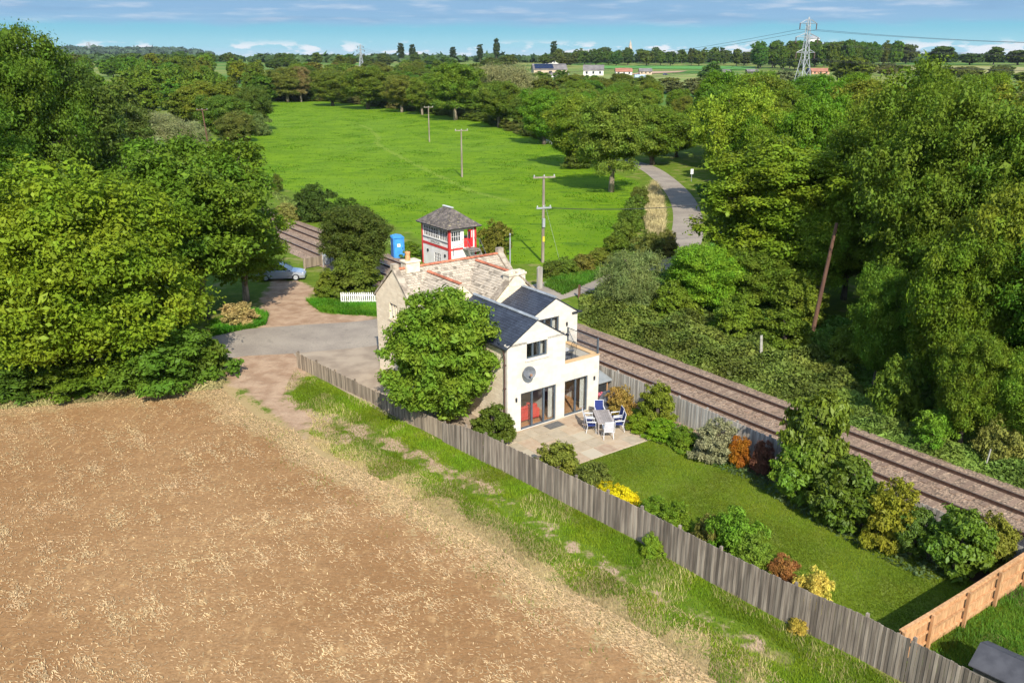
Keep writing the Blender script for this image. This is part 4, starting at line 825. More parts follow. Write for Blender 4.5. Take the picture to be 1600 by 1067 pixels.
def chair(label, loc, rz, cloth, group='garden chairs round the patio table'):
    o = thing('garden_chair', label, 'chair', loc, rz, group)                    # faces +y
    m = MB(); m.hexa([(-.23, -.22, .40), (.23, -.22, .40), (.23, .23, .43), (-.23, .23, .43), (-.23, -.22, .43), (.23, -.22, .43), (.23, .23, .46), (-.23, .23, .46)]); m.build('seat', cloth, o)
    m = MB(); m.hexa([(-.23, -.25, .45), (.23, -.25, .45), (.23, -.22, .45), (-.23, -.22, .45), (-.22, -.36, 1.0), (.22, -.36, 1.0), (.22, -.33, 1.0), (-.22, -.33, 1.0)]); m.build('backrest', cloth, o)
    for s in (-1, 1):
        m = MB(); m.tube([(s * .27, .24, 0), (s * .26, .21, .62), (s * .26, -.27, .66)], .018, 6); m.build('front_leg', FRAMEW, o)
        m = MB(); m.tube([(s * .26, -.3, 0), (s * .25, -.22, .42), (s * .245, -.36, 1.02)], .018, 6); m.build('rear_leg', FRAMEW, o)
        m = MB(); m.box(s * .26 - .025, -.28, .655, s * .26 + .025, .24, .68); m.build('armrest', FRAMEW, o)
    m = MB(); m.tube([(-.245, -.36, 1.02), (.245, -.36, 1.02)], .018, 6); m.build('top_rail', FRAMEW, o)
    for y in (.2, -.22): m = MB(); m.tube([(-.26, y, .40), (.26, y, .40)], .014, 6); m.build('stretcher', FRAMEW, o)
    return o
bx, by = tb.location.x, tb.location.y; th_ = tb.rotation_euler.z
def tl(x, y): return (bx + x * math.cos(th_) - y * math.sin(th_), by + x * math.sin(th_) + y * math.cos(th_), .045)
chair('garden chair with pale sling at the lawn end of the patio table', tl(.05, -1.12), th_, PALEC)
chair('navy blue garden chair at the far end of the patio table by the barbecue', tl(.0, 1.2), th_ + math.pi, NAVY)
chair('navy garden chair on the house side of the patio table, nearer the lawn', tl(-.72, -.32), th_ - math.pi / 2, NAVY)
chair('navy garden chair on the house side of the patio table, nearer the barbecue', tl(-.74, .38), th_ - math.pi / 2 - .1, NAVY)
chair('navy garden chair on the railway side of the patio table, nearer the lawn', tl(.76, -.28), th_ + math.pi / 2, NAVY)
chair('navy garden chair on the railway side of the patio table, nearer the shrubs', tl(.78, .42), th_ + math.pi / 2 + .1, NAVY)
COVER = simple('grey_cover', (0.10, 0.105, 0.115), (0.06, 0.063, 0.07), 5, .6, bmp=.8)
bb = thing('barbecue', 'barbecue under a creased dark grey cover beside the sliding door', 'barbecue', W(6.55, -.75, .045), HA)
m = MB(); ring = []; rr = random.Random(4)
for zt, sx, sy in ((.05, .62, .42), (.45, .58, .38), (.78, .60, .38), (.9, .5, .34), (1.1, .33, .28), (1.16, .1, .12)): ring.append([(sx * math.copysign(abs(math.cos(a)) ** .6, math.cos(a)) * (1 + .06 * math.sin(a * 9 + zt * 3)), sy * math.copysign(abs(math.sin(a)) ** .6, math.sin(a)) * (1 + .08 * math.sin(a * 7)), zt + rr.uniform(-.02, .02)) for a in np.linspace(0, 2 * math.pi, 28, endpoint=False)])
for p, q in zip(ring[:-1], ring[1:]):
    for i in range(28): m.quad((p[i], p[(i + 1) % 28], q[(i + 1) % 28], q[i]))
m.quad(ring[-1]); m.build('cover', COVER, bb, smooth=True)
for x in (-.4, .4): m = MB(); m.tube([(x, -.15, .07), (x, .15, .07)], .07, 12); m.build('wheel', BLACK, bb)
pl = thing('flower_pot', 'small pot of pink flowers standing behind the covered barbecue', 'plant pot', W(6.75, .25, .02), HA); m = MB(); m.lathe([(.001, 0), (.16, 0), (.22, .3), (.24, .3), (.24, .34), (.19, .34), (.001, .3)], n=16); m.build('pot', TERRA, pl)
v_, q_, r_, _ = crown(91, .75, .32, .32, 12, 350, (.10, .06)); me = np_mesh('flowers', v_, q_, [LEAF], r_); fo = bpy.data.objects.new('flowers', me); col.objects.link(fo); fo.parent = pl; fo.color = (.35, .10, .12, 1)
mt_ = thing('door_mat', 'dark grey door mat on the patio in front of the folding doors', 'mat', W(2.75, -.52, .046), HA + .03); m = MB(); m.box(-.5, -.28, 0, .5, .28, .015); m.build('pile', simple('mat_grey', (0.14, 0.13, 0.115), (0.10, 0.095, 0.085), 12, .95), mt_); m = MB(); m.box(-.52, -.3, 0, .52, .3, .008); m.build('border', BLACK, mt_)
bs = thing('log_store', 'small wooden store with a sloping grey lid behind the barbecue', 'store', W(7.55, 1.55, 0), HA)
m = MB(); m.box(-.55, -.45, 0, .55, .45, .92); m.build('body', ORANGEW, bs); m = MB(); m.box(-.45, -.462, .08, .45, -.452, .8); m.build('opening_shade_panel', BLACK, bs)  # black slab on the solid front stands in for the shade inside an opening
m = MB(); m.hexa([(-.72, -.68, .95), (.72, -.68, .95), (.72, .55, 1.22), (-.72, .55, 1.22), (-.72, -.68, 1.0), (.72, -.68, 1.0), (.72, .55, 1.27), (-.72, .55, 1.27)]); m.build('lid', simple('grey_lid', (0.26, 0.27, 0.26), (0.21, 0.22, 0.21), 2, .7), bs)
sp = fence('board_fence', 'short orange-brown fence panel beside the cottage corner and log store', [W(6.5, 2.3), W(8.3, 2.75)], [1.3, 1.3], ORANGEW, rail_side=1)
# balcony set
btb = thing('bistro_table', 'round pale bistro table on the balcony', 'table', W(4.75, 1.3, 2.78), HA); m = MB(); m.lathe([(.001, .70), (.36, .70), (.37, .715), (.36, .73), (.001, .73)], n=24); m.build('tabletop', simple('pale_top', (.45, .44, .42), None, 4, .5), btb)
for k in range(3): a = k * 2.1; m = MB(); m.tube([(.28 * math.cos(a), .28 * math.sin(a), 0), (.05 * math.cos(a), .05 * math.sin(a), .4), (.2 * math.cos(a), .2 * math.sin(a), .70)], .014, 6); m.build('leg', BLACK, btb)
def bchair(label, loc, rz):
    o = thing('bistro_chair', label, 'chair', loc, rz, 'bistro chairs on the balcony')
    m = MB(); m.lathe([(.001, .44), (.2, .44), (.2, .46), (.001, .46)], n=16); m.build('seat', DKGREY, o); m = MB()
    m.tube([(-.2, -.18, .45), (-.19, -.24, .75), (-.1, -.27, .9), (.1, -.27, .9), (.19, -.24, .75), (.2, -.18, .45)], .013, 6)
    for x in (-.1, -.03, .04, .11): m.tube([(x, -.2, .46), (x, -.265, .88)], .008, 5)
    m.build('backrest', BLACK, o)
    for x in (-.16, .16):
        for y in (-.17, .15): m = MB(); m.tube([(x * 1.2, y * 1.2, 0), (x, y, .44)], .012, 6); m.build('leg', BLACK, o)
bchair('black metal bistro chair between the balcony table and the parapet', W(4.6, .7, 2.78), HA + .2); bchair('black metal bistro chair on the railing side of the balcony table', W(5.5, 1.45, 2.78), HA + 1.7)
# ------------------------------------------------------------------ trees, one prototype per habit, each copy an object of its own
DARKC, MIDC, BRIGHT, LIME, YEL, WILL = (.044, .086, .010), (.048, .100, .012), (.080, .150, .012), (.105, .185, .014), (.13, .165, .02), (.115, .145, .075)
PRO = {}
def proto(key, *a, **k): PRO[key] = [tree_proto(*a, **k), False]
proto('broad', 'broadleaf_tree', 1, 12, 5.5, 2.0, 240, 110000, (.215, .115), sub=(.09, .19), shell=.86)
proto('round', 'broadleaf_tree', 2, 12, 5.5, 1.2, 220, 105000, (.22, .12), sub=(.10, .20), shell=.86)
proto('loose', 'broadleaf_tree', 3, 12, 5.5, 2.4, 190, 75000, (.23, .11), sub=(.09, .19), shell=.88, wob=.4, bark=PALEBARK)
proto('tall', 'broadleaf_tree', 4, 14, 4.6, 2.0, 220, 100000, (.21, .115), sub=(.11, .21), shell=.84)
proto('chestnut', 'chestnut_tree', 5, 12, 6.0, 0.6, 330, 150000, (.215, .115), sub=(.085, .17), shell=.88, wob=.33)
proto('oak', 'oak_tree', 14, 18, 8.5, 1.5, 430, 210000, (.225, .12), sub=(.065, .14), shell=.90, wob=.36)
proto('willow', 'willow_bush', 6, 6, 4.5, 0.1, 70, 40000, (.28, .055), sub=(.2, .34), shell=.72, droop=.05, dome=True)
proto('bush', 'bush', 7, 2, 1.25, 0.0, 90, 19000, (.10, .055), sub=(.13, .25), shell=.8, dome=True, limbs=4)
proto('bush2', 'bush', 8, 2, 1.25, 0.0, 75, 14000, (.115, .045), sub=(.13, .26), shell=.82, wob=.42, dome=True, limbs=4)
proto('laurel', 'laurel_bush', 9, 2.4, 1.2, 0.0, 65, 17000, (.13, .07), mat=GLOSSY, sub=(.17, .27), shell=.80, wob=.10, limbs=4)
for k, (sd, R, H, z0) in enumerate(((21, 5.5, 12, .8), (22, 5.0, 12, .6), (23, 6.0, 12, 1.0), (24, 4.6, 13, 1.2))): proto('far%d' % k, 'distant_tree', sd, H, R, z0, 110, 13000, (.60, .38), sub=(.12, .24), shell=.84, single=True, label='x', limbs=5)
proto('conifer', 'conifer', 31, 15, 2.4, 1.0, 40, 5000, (.7, .4), sub=(.3, .5), shell=.6, single=True, label='x', limbs=3)
def plant(key, px, bpy_, top, wpx, label, color, cat='tree', group=None, name=None, g=None, h=None, wm=None, jit=.12):
    pr = PRO[key]; src = pr[0]; g = g or P(px, bpy_); depth = g[1] * math.cos(PITCH) - (g[2] - HC) * math.sin(PITCH)
    h = h or height_at(g, top); wm = wm or wpx / FPX * depth; s = wm / 2 / src['_R']
    color = (max(color[0], color[1] / 1.95), color[1], color[2])
    c = tuple(x * k * random.uniform(1 - jit, 1 + jit) for x, k in zip(color, (1.20, 1.0, .75))); sc = (s * random.uniform(.95, 1.05), s * random.uniform(.95, 1.05), h / src['_H']); rz = random.uniform(0, 6.28)
    if not pr[1]: pr[1] = True; o = src
    else: o = copy_thing(src, g)
    o.location = g; o.rotation_euler = (0, 0, rz); o.scale = sc; o['label'] = label; o['category'] = cat
    if group: o['group'] = group
    elif 'group' in o: del o['group']
    if name: o.name = name
    elif cat == 'bush': o.name = 'bush'
    o.color = (*c, 1)
    for ch in o.children: ch.color = (*c, 1)
    return o
# the tree against the cottage's side wall, and the near ones left of the lane
proto('garden', 'garden_tree', 12, 12, 5.5, 0.5, 240, 90000, (.30, .145), sub=(.10, .19), shell=.86, wob=.34)
plant('garden', 698, 664, 440, 172, 'leafy garden tree hiding the side wall of the cottage', (.074, .128, .014), g=W(-1.95, 3.2), h=7.5, wm=6.7, name='garden_tree')
PRO['chestnut'][1] = False
plant('chestnut', 150, 600, 262, 340, 'huge bright green chestnut tree at the left above the stubble field', (.070, .126, .010), cat='tree', name='chestnut_tree')
plant('broad', 318, 498, 222, 265, 'broad green tree between the chestnut and the parked car', (.056, .112, .010), name='broadleaf_tree')
plant('chestnut', -20, 590, 300, 260, 'bright green tree cut by the left edge of the picture', (.062, .118, .010), name='broadleaf_tree')
plant('loose', 385, 470, 318, 140, 'smaller green tree overhanging the silver car', (.062, .125, .012))
plant('oak', 35, 372, 2, 250, 'tallest dark oak at the far left against the sky', DARKC, name='oak_tree')
plant('broad', 120, 345, 108, 190, 'dark oak with pale limbs right of the tallest oak', (.036, .074, .012), name='oak_tree')
plant('oak', -70, 420, 150, 240, 'dark oak below the tallest oak at the left edge', DARKC, name='oak_tree')
plant('loose', 190, 290, 160, 120, 'thin brownish oak leaning over the railway', (.058, .080, .018), name='oak_tree')
plant('loose', 40, 330, 200, 160, 'olive green oak in front of the tallest oak', (.042, .078, .012), name='oak_tree')
plant('round', 140, 345, 250, 150, 'yellowish rounded bush behind the bright chestnut', (.080, .12, .012), cat='bush', name='bush')
plant('willow', 243, 236, 177, 110, 'large grey-green willow bush beside the far railway', (.105, .135, .062), cat='bush')
plant('willow', 290, 232, 190, 80, 'grey willow bush just left of the leaning pole', (.12, .145, .075), cat='bush')
plant('willow', 235, 252, 216, 60, 'palest low willow bush above the chestnut', (.15, .18, .10), cat='bush')
plant('round', 355, 225, 150, 90, 'green tree at the left corner of the meadow behind the pole', (.050, .092, .014)); plant('tall', 330, 205, 128, 80, 'tree with a dark crooked limb left of the meadow', (.075, .12, .015)); plant('round', 398, 205, 135, 60, 'round dark tree jutting into the meadow', (.045, .085, .014)); plant('round', 372, 238, 175, 60, 'brownish tree at the meadow corner beside the pole', (.070, .080, .022)); plant('bush2', 408, 212, 178, 34, 'grey-green bush at the meadow edge under the round dark tree', (.07, .10, .04), cat='bush', name='bush')
# hedges and bushes left of the lane
plant('bush', 262, 600, 490, 190, 'dark green hedge bush between stubble field and lane', (.042, .085, .010), cat='bush'); plant('bush', 130, 608, 535, 170, 'low dark bush under the chestnut by the field edge', (.042, .085, .010), cat='bush'); plant('bush2', 20, 614, 550, 170, 'dark bush at the left edge of the stubble field', (.036, .07, .010), cat='bush'); plant('bush2', 318, 592, 520, 80, 'bramble bush at the corner of field and lane', (.046, .09, .012), cat='bush')
plant('bush2', 375, 505, 473, 66, 'dry straw-coloured bush on the verge by the lay-by', (.20, .19, .09), cat='bush'); 
plant('round', 560, 442, 322, 104, 'dark ivy-clad tree left of the blue toilet', (.034, .070, .012), name='ivy_tree'); plant('bush', 556, 460, 396, 92, 'ivy bush behind the white picket fence', (.055, .095, .014), cat='bush'); plant('bush', 512, 464, 420, 40, 'olive bush at the left end of the picket fence', (.075, .10, .016), cat='bush')
plant('bush2', 497, 345, 288, 62, 'dark hawthorn bush right of the tracks at the meadow edge', (.030, .062, .012), cat='bush'); plant('bush2', 540, 350, 310, 56, 'dark bush between the hawthorn and the ivy tree', (.030, .064, .012), cat='bush'); plant('bush2', 432, 300, 272, 22, 'spindly sapling on the meadow edge by the tracks', (.05, .09, .015), cat='bush'); plant('bush2', 452, 345, 318, 44, 'dry bush of pale stems beside the ballast', (.13, .13, .05), cat='bush')
plant('bush2', 772, 402, 346, 56, 'red-tinged bush right of the signal box', (.085, .095, .02), cat='bush'); plant('bush', 640, 402, 378, 40, 'clipped green bush between toilet and signal box', (.055, .12, .015), cat='bush')
# hedge along the lane beyond the crossing
for k, (x, y, tp, wd, c) in enumerate(((862, 432, 408, 40, (.05, .09, .014)), (885, 430, 402, 46, (.055, .095, .016)), (910, 425, 398, 44, (.075, .095, .022)), (938, 418, 388, 48, (.07, .10, .018)), (962, 404, 366, 50, (.055, .09, .014)), (975, 385, 342, 44, (.06, .10, .016)), (985, 362, 322, 40, (.055, .09, .016)), (992, 342, 305, 36, (.06, .10, .018)), (1010, 405, 362, 50, (.085, .11, .025)), (1040, 400, 360, 44, (.09, .11, .03)), (1000, 325, 292, 34, (.055, .09, .016)))):
    plant('bush' if k % 2 else 'bush2', x, y, tp, wd, 'hedge bush in the hedge between the meadow and the lane', c, cat='bush', group='hedge bushes along the lane by the meadow')
plant('willow', 985, 482, 392, 112, 'round silvery green willow bush by the crossing', (.075, .125, .045), cat='bush'); plant('round', 1098, 492, 385, 120, 'bright green young tree right of the silvery bush', (.075, .155, .014)); plant('bush', 1055, 500, 440, 80, 'low green bush between silvery bush and bramble bank', (.06, .12, .014), cat='bush')
# right-hand wood, named ones
plant('tall', 1210, 470, 218, 240, 'tall rounded green tree beside the shaded bend of the lane', (.066, .120, .011)); plant('round', 1175, 485, 385, 110, 'green tree leaning out left of the brown pole', (.060, .118, .013))
plant('loose', 1150, 335, 138, 150, 'yellow-green tree right of the lane bend', (.105, .165, .016)); plant('loose', 955, 300, 150, 125, 'open-crowned ash with bare limbs at the meadow side of the lane', (.080, .125, .018)); plant('round', 1020, 258, 165, 110, 'tree beside the open-crowned ash where the lane vanishes', (.060, .11, .014))
plant('round', 900, 262, 150, 96, 'round bright tree at the right edge of the meadow', (.070, .13, .014)); plant('round', 850, 226, 140, 80, 'round tree at the far right corner of the meadow', (.062, .12, .014)); plant('bush', 905, 262, 225, 60, 'low bush under the round bright meadow tree', (.045, .08, .014), cat='bush')
plant('oak', 1365, 470, 118, 210, 'dark oak standing behind the brown pole', (.052, .100, .010), name='oak_tree'); plant('oak', 1450, 540, 104, 270, 'largest oak of the wood, its crown against the horizon', (.052, .100, .010), name='oak_tree'); plant('oak', 1590, 570, 128, 270, 'dark oak at the right edge of the picture', (.052, .100, .010), name='oak_tree')
plant('round', 1475, 652, 370, 150, 'dark tree lowest at the wood edge above the railway bend', (.050, .096, .010)); plant('round', 1545, 640, 285, 200, 'lighter olive tree in front of the large oaks', (.072, .116, .012)); plant('oak', 1660, 690, 300, 260, 'dark tree leaning in from the right edge', (.050, .096, .010)); plant('tall', 1318, 468, 290, 110, 'shaded tree right of the brown pole', (.040, .080, .010)); plant('bush2', 1395, 655, 560, 80, 'light green elder bush at the foot of the wood', (.055, .11, .014), cat='bush'); plant('bush2', 1455, 700, 640, 70, 'bright weedy bush at the foot of the wood', (.065, .13, .014), cat='bush'); plant('bush2', 1555, 720, 650, 80, 'brown-tipped bush near the track at the right', (.10, .11, .03), cat='bush')
# meadow's far edge
for x, y, tp, wd, c, l, nm in ((450, 160, 106, 70, (.075, .10, .02), 'olive tree left of the pale-barked dying tree', 'loose'), (471, 160, 105, 40, (.10, .105, .05), 'half-dead tree with pale bare trunk at the meadow end', 'loose'), (520, 166, 112, 66, (.055, .095, .014), 'dark tree right of the half-dead tree', 'round'), (575, 171, 105, 78, (.060, .105, .014), 'large tree in the meadow far hedge by the bungalow', 'broad'), (628, 176, 118, 66, (.075, .10, .02), 'thin-crowned tree in the meadow far hedge', 'loose'), (712, 188, 100, 96, (.062, .105, .014), 'spreading tree with white trunk behind the farthest pole', 'loose'), (660, 180, 122, 50, (.065, .10, .016), 'small tree between the thin-crowned and the spreading tree', 'loose'), (780, 200, 128, 80, (.062, .105, .014), 'tree at the right part of the meadow far hedge', 'broad'), (822, 205, 150, 60, (.06, .105, .014), 'smaller tree beside the far corner of the meadow', 'round'), (790, 165, 100, 110, (.105, .135, .06), 'grey-green willow crown behind the meadow far hedge', 'willow')):
    plant(nm, x, y, tp, wd, l, c)
for k in range(34):
    f = k / 33; pts = [(432, 158), (520, 159), (640, 173), (760, 192), (868, 226)]; s = f * 4; i = min(3, int(s)); x = pts[i][0] + (pts[i + 1][0] - pts[i][0]) * (s - i); y = pts[i][1] + (pts[i + 1][1] - pts[i][1]) * (s - i)
    plant('bush' if k % 2 else 'bush2', x, y - .5, y - random.uniform(11, 24), random.uniform(22, 38), 'hedge bush along the far edge of the meadow', random.choice(((.04, .07, .012), (.05, .085, .014), (.065, .085, .025))), cat='bush', group='hedge bushes along the far edge of the meadow')
def fill(poly_px, n, gap, hr, wr, pal, label, group, keys, seed, avoid=None, cat='tree', tries=60):
    rr = random.Random(seed); pts = [P(*p)[:2] for p in poly_px]; xs_, ys_ = [p[0] for p in pts], [p[1] for p in pts]; done = []
    A = np.array(pts)
    for _ in range(n * tries):
        if len(done) >= n: break
        x, y = rr.uniform(min(xs_), max(xs_)), rr.uniform(min(ys_), max(ys_))
        if sdist(np.array([x]), np.array([y]), A)[0] < 0: continue
        if any((x - a) ** 2 + (y - c) ** 2 < gap * gap for a, c in done): continue
        if avoid and avoid(x, y): continue
        done.append((x, y)); h = rr.uniform(*hr)
        plant(rr.choice(keys), 0, 0, 0, 0, label, rr.choice(pal), cat=cat, group=group, g=(x, y, terrain(x, y)), h=h, wm=rr.uniform(*wr) * (.8 + .2 * h / hr[1]), jit=.18)
def near_rail(x, y):
    dx, dy = x - O[0], y - O[1]; u = dx * U[0] + dy * U[1]; v = dx * V[0] + dy * V[1]; return 5.5 < u + .0182 * v < 19.5
PALW = (DARKC, (.048, .094, .012), (.054, .100, .012), (.060, .104, .012), (.068, .110, .012))
fill([(200, 215), (300, 226), (345, 226), (412, 168), (432, 152), (380, 122), (250, 118), (90, 120), (40, 150), (120, 200)], 75, 9, (11, 15.5), (9, 14), PALW, 'tree in the dense wood beyond the left of the railway', 'trees of the wood left of the meadow', ['far0', 'far1', 'far2', 'far3'], 1, near_rail)
fill([(-200, 330), (0, 300), (110, 275), (130, 240), (40, 205), (-100, 160), (-300, 160)], 26, 9, (14, 20), (10, 15), PALW, 'dark oak in the stand left of the railway', 'oaks left of the railway', ['broad', 'round', 'loose'], 2, near_rail)
def off_road(x, y): return min(math.hypot(x - p[0], y - p[1]) for p in ROADP) < 7.0
ROADP = []
for (a, c) in zip(road_px[8:-1], road_px[9:]):
    for q in np.linspace(0, 1, 6): ROADP.append(P(a[0] + (c[0] - a[0]) * q, a[1] + (c[1] - a[1]) * q)[:2])
fill([(1130, 300), (1190, 370), (1300, 425), (1420, 490), (1560, 540), (1900, 560), (2000, 300), (1500, 245), (1300, 228), (1200, 236), (1120, 240)], 75, 6.5, (11, 16.5), (8, 12.5), ((.048, .096, .010), (.056, .104, .011), (.064, .114, .012), (.074, .125, .013), (.082, .128, .016)), 'leafy tree in the dense wood right of the lane', 'trees of the wood right of the lane', ['broad', 'round', 'loose', 'tall'], 3, off_road)
fill([(880, 215), (960, 235), (1060, 250), (1110, 215), (1150, 175), (1050, 168), (880, 172)], 30, 8, (7, 11), (7, 11), ((.055, .105, .013), (.062, .112, .014), (.072, .125, .015), (.08, .12, .02)), 'green tree in the copse beyond the bend of the lane', 'trees of the copse beyond the lane', ['round', 'loose', 'broad'], 4, off_road)
fill([(440, 152), (520, 153), (640, 166), (760, 182), (870, 200), (1010, 172), (1010, 150), (870, 136), (760, 122), (640, 117), (450, 117)], 125, 8.5, (7.5, 12), (9, 14), ((.052, .092, .014), (.058, .10, .014), (.066, .108, .016), (.075, .11, .02), (.045, .08, .014)), 'green tree in the belt between the meadow and the farm', 'trees of the belt between meadow and farm', ['round', 'loose', 'far0', 'tall', 'far1'], 5)
fill([(1130, 232), (1200, 228), (1310, 222), (1480, 236), (1700, 260), (1700, 170), (1330, 150), (1180, 172)], 48, 8, (4.5, 8), (7, 11), ((.050, .088, .016), (.058, .10, .018), (.075, .11, .03), (.085, .12, .025)), 'low round bush in the scrub below the pylon', 'scrub bushes below the pylon', ['far0', 'far1', 'far2'], 16, cat='bush')
fill([(1000, 160), (1250, 165), (1270, 146), (1000, 141)], 18, 10, (5, 9), (10, 15), ((.055, .085, .03), (.06, .10, .02), (.075, .10, .04)), 'rounded bush in the scrub around the pylon field', 'scrub bushes below the pasture', ['far0', 'far1', 'far2'], 6, cat='bush')
plant('far2', 1110, 143, 97, 44, 'dark bushy tree standing alone before the pasture', (.036, .07, .014)); plant('far1', 1225, 150, 112, 48, 'grey-green tree left of the pylon foot', (.075, .10, .05)); plant('far0', 1330, 135, 88, 60, 'dark tree right of the pylon at the pasture end', (.045, .08, .012))
# plantation and skyline
fill([(1168, 111), (1290, 113), (1400, 107), (1395, 100), (1170, 102)], 44, 10.5, (20, 26), (13, 18), ((.034, .070, .011), (.040, .078, .012), (.046, .085, .012)), 'tree in the dark plantation behind the pylon', 'trees of the plantation behind the pylon', ['far0', 'far1', 'far2'], 7)
fill([(90, 112), (430, 114), (860, 112), (930, 103), (430, 97), (100, 98)], 45, 34, (9, 13.5), (14, 22), ((.038, .070, .014), (.044, .078, .014), (.050, .086, .016)), 'tree in the far woodland along the horizon', 'trees of the far woodland', ['far0', 'far1', 'far2', 'far3'], 8)
fill([(860, 103), (1170, 104), (1175, 99), (870, 97.5)], 46, 24, (12, 19), (12, 18), ((.034, .062, .015), (.040, .07, .016), (.046, .076, .018)), 'tree in the line of trees round the village', 'trees round the village', ['far0', 'far1', 'far3'], 9)
for x, y, tp, l in ((627, 98, 68, 'leftmost of two dark pointed conifers over the far wood'), (645, 98, 70, 'right one of the two dark pointed conifers'), (776, 98, 61, 'tallest pointed conifer on the skyline'), (865, 99, 65, 'bushy conifer above the white farmhouse'), (750, 98, 70, 'slim conifer left of the tallest skyline conifer'), (1127, 100, 75, 'pointed conifer in the village tree line near the plantation'), (708, 98, 74, 'small pointed conifer between the pairs of skyline conifers')): plant('conifer', x, y, tp, 11, l, (.022, .042, .016), cat='conifer')
for x, y, tp, wd, l in ((1415, 100, 70, 34, 'round dark tree on the right skyline'), (1470, 101, 73, 48, 'broad tree on the right skyline'), (1552, 102, 74, 30, 'single round tree on the far right skyline'), (1590, 102, 79, 40, 'tree on the skyline at the right edge'), (1515, 102, 84, 36, 'low olive tree on the right skyline')): plant('far1', x, y, tp, wd, l, (.036, .064, .014))
fill([(1330, 118), (1620, 132), (1620, 120), (1400, 112)], 16, 14, (5, 8), (12, 18), ((.055, .09, .02), (.07, .10, .03)), 'low tree on the rise behind the right wood', 'low trees behind the right wood', ['far0', 'far2'], 10)
# far ridge with its wood and houses, one mass each
def mass(name, n, fx, hs, ws, c, nl=70, leaf=6.0, seed=1):
    rg = np.random.default_rng(seed); pos = np.array([fx(rg) for _ in range(n)]); hh = rg.uniform(*hs, n); ww = rg.uniform(*ws, n); cc, nn, rr_ = [], [], []
    for p, h, w_ in zip(pos, hh, ww): d = unit(rg.normal(size=(nl, 3))); cc.append(p + np.array([0, 0, h * .5]) + d * np.array([w_ / 2, w_ / 2, h / 2]) * rg.uniform(.7, 1, (nl, 1))); nn.append(unit(d + np.array([0, 0, .4]) + rg.normal(0, .3, (nl, 3)))); rr_.append(np.full(nl, rg.random()) * .6 + .4 * rg.random(nl))
    v, q = leaves(np.vstack(cc), np.vstack(nn), leaf, leaf * .7, rg=rg); o = bpy.data.objects.new(name, np_mesh(name, v, q, [LEAF], np.concatenate(rr_))); col.objects.link(o); o.color = (*c, 1); return tag(o, kind='stuff')
def at_px(x, y): g = P(x, y); return g
mass('ridge_wood', 170, lambda r: at_px(r.uniform(85, 330), r.uniform(82.5, 87)), (16, 24), (30, 60), (.035, .055, .03), leaf=14, seed=2)
mass('far_wood', 420, lambda r: at_px(r.uniform(-40, 1640), r.uniform(94.0, 98.5)), (5, 9), (18, 32), (.036, .060, .018), nl=60, leaf=7, seed=3)

for x, y, tp, wd, c, l in ((1150, 528, 462, 95, (.062, .118, .012), 'bright green elder bush behind the bramble bank'), (1222, 545, 482, 95, (.058, .110, .012), 'leafy bush left of the foot of the brown pole'), (1245, 505, 430, 90, (.064, .118, .013), 'tall leafy bush behind the brown pole'), (1325, 575, 510, 90, (.060, .112, .012), 'leafy bush right of the foot of the brown pole')): plant('bush', x, y, tp, wd, l, c, cat='bush')

plant('tall', 1152, 442, 268, 105, 'tree shading the lane just beyond the bright young tree', (.058, .112, .011))

plant('loose', 1262, 498, 290, 150, 'sunlit tree directly behind the brown leaning pole', (.072, .122, .012), g=P(1275, 486))

fill([(440, 152), (520, 154), (640, 167), (760, 184), (870, 206), (1010, 178), (1010, 152), (870, 138), (760, 124), (640, 119), (450, 119)], 110, 8, (3.5, 6.5), (9, 14), ((.058, .098, .014), (.066, .106, .016), (.075, .112, .022), (.05, .09, .014)), 'low bush filling the belt between meadow and farm', 'bushes of the belt between meadow and farm', ['far0', 'far1', 'far2'], 21, cat='bush')
for x, y, tp, wd, c, l in ((1365, 605, 420, 95, (.060, .112, .011), 'rounded lit tree right of the brown pole at the wood edge'), (1500, 700, 520, 105, (.062, .115, .012), 'small leafy tree low at the wood edge above the far weeds'), (1585, 715, 545, 110, (.066, .118, .013), 'small leafy tree at the right edge above the track')): plant('round', x, y, tp, wd, l, c)
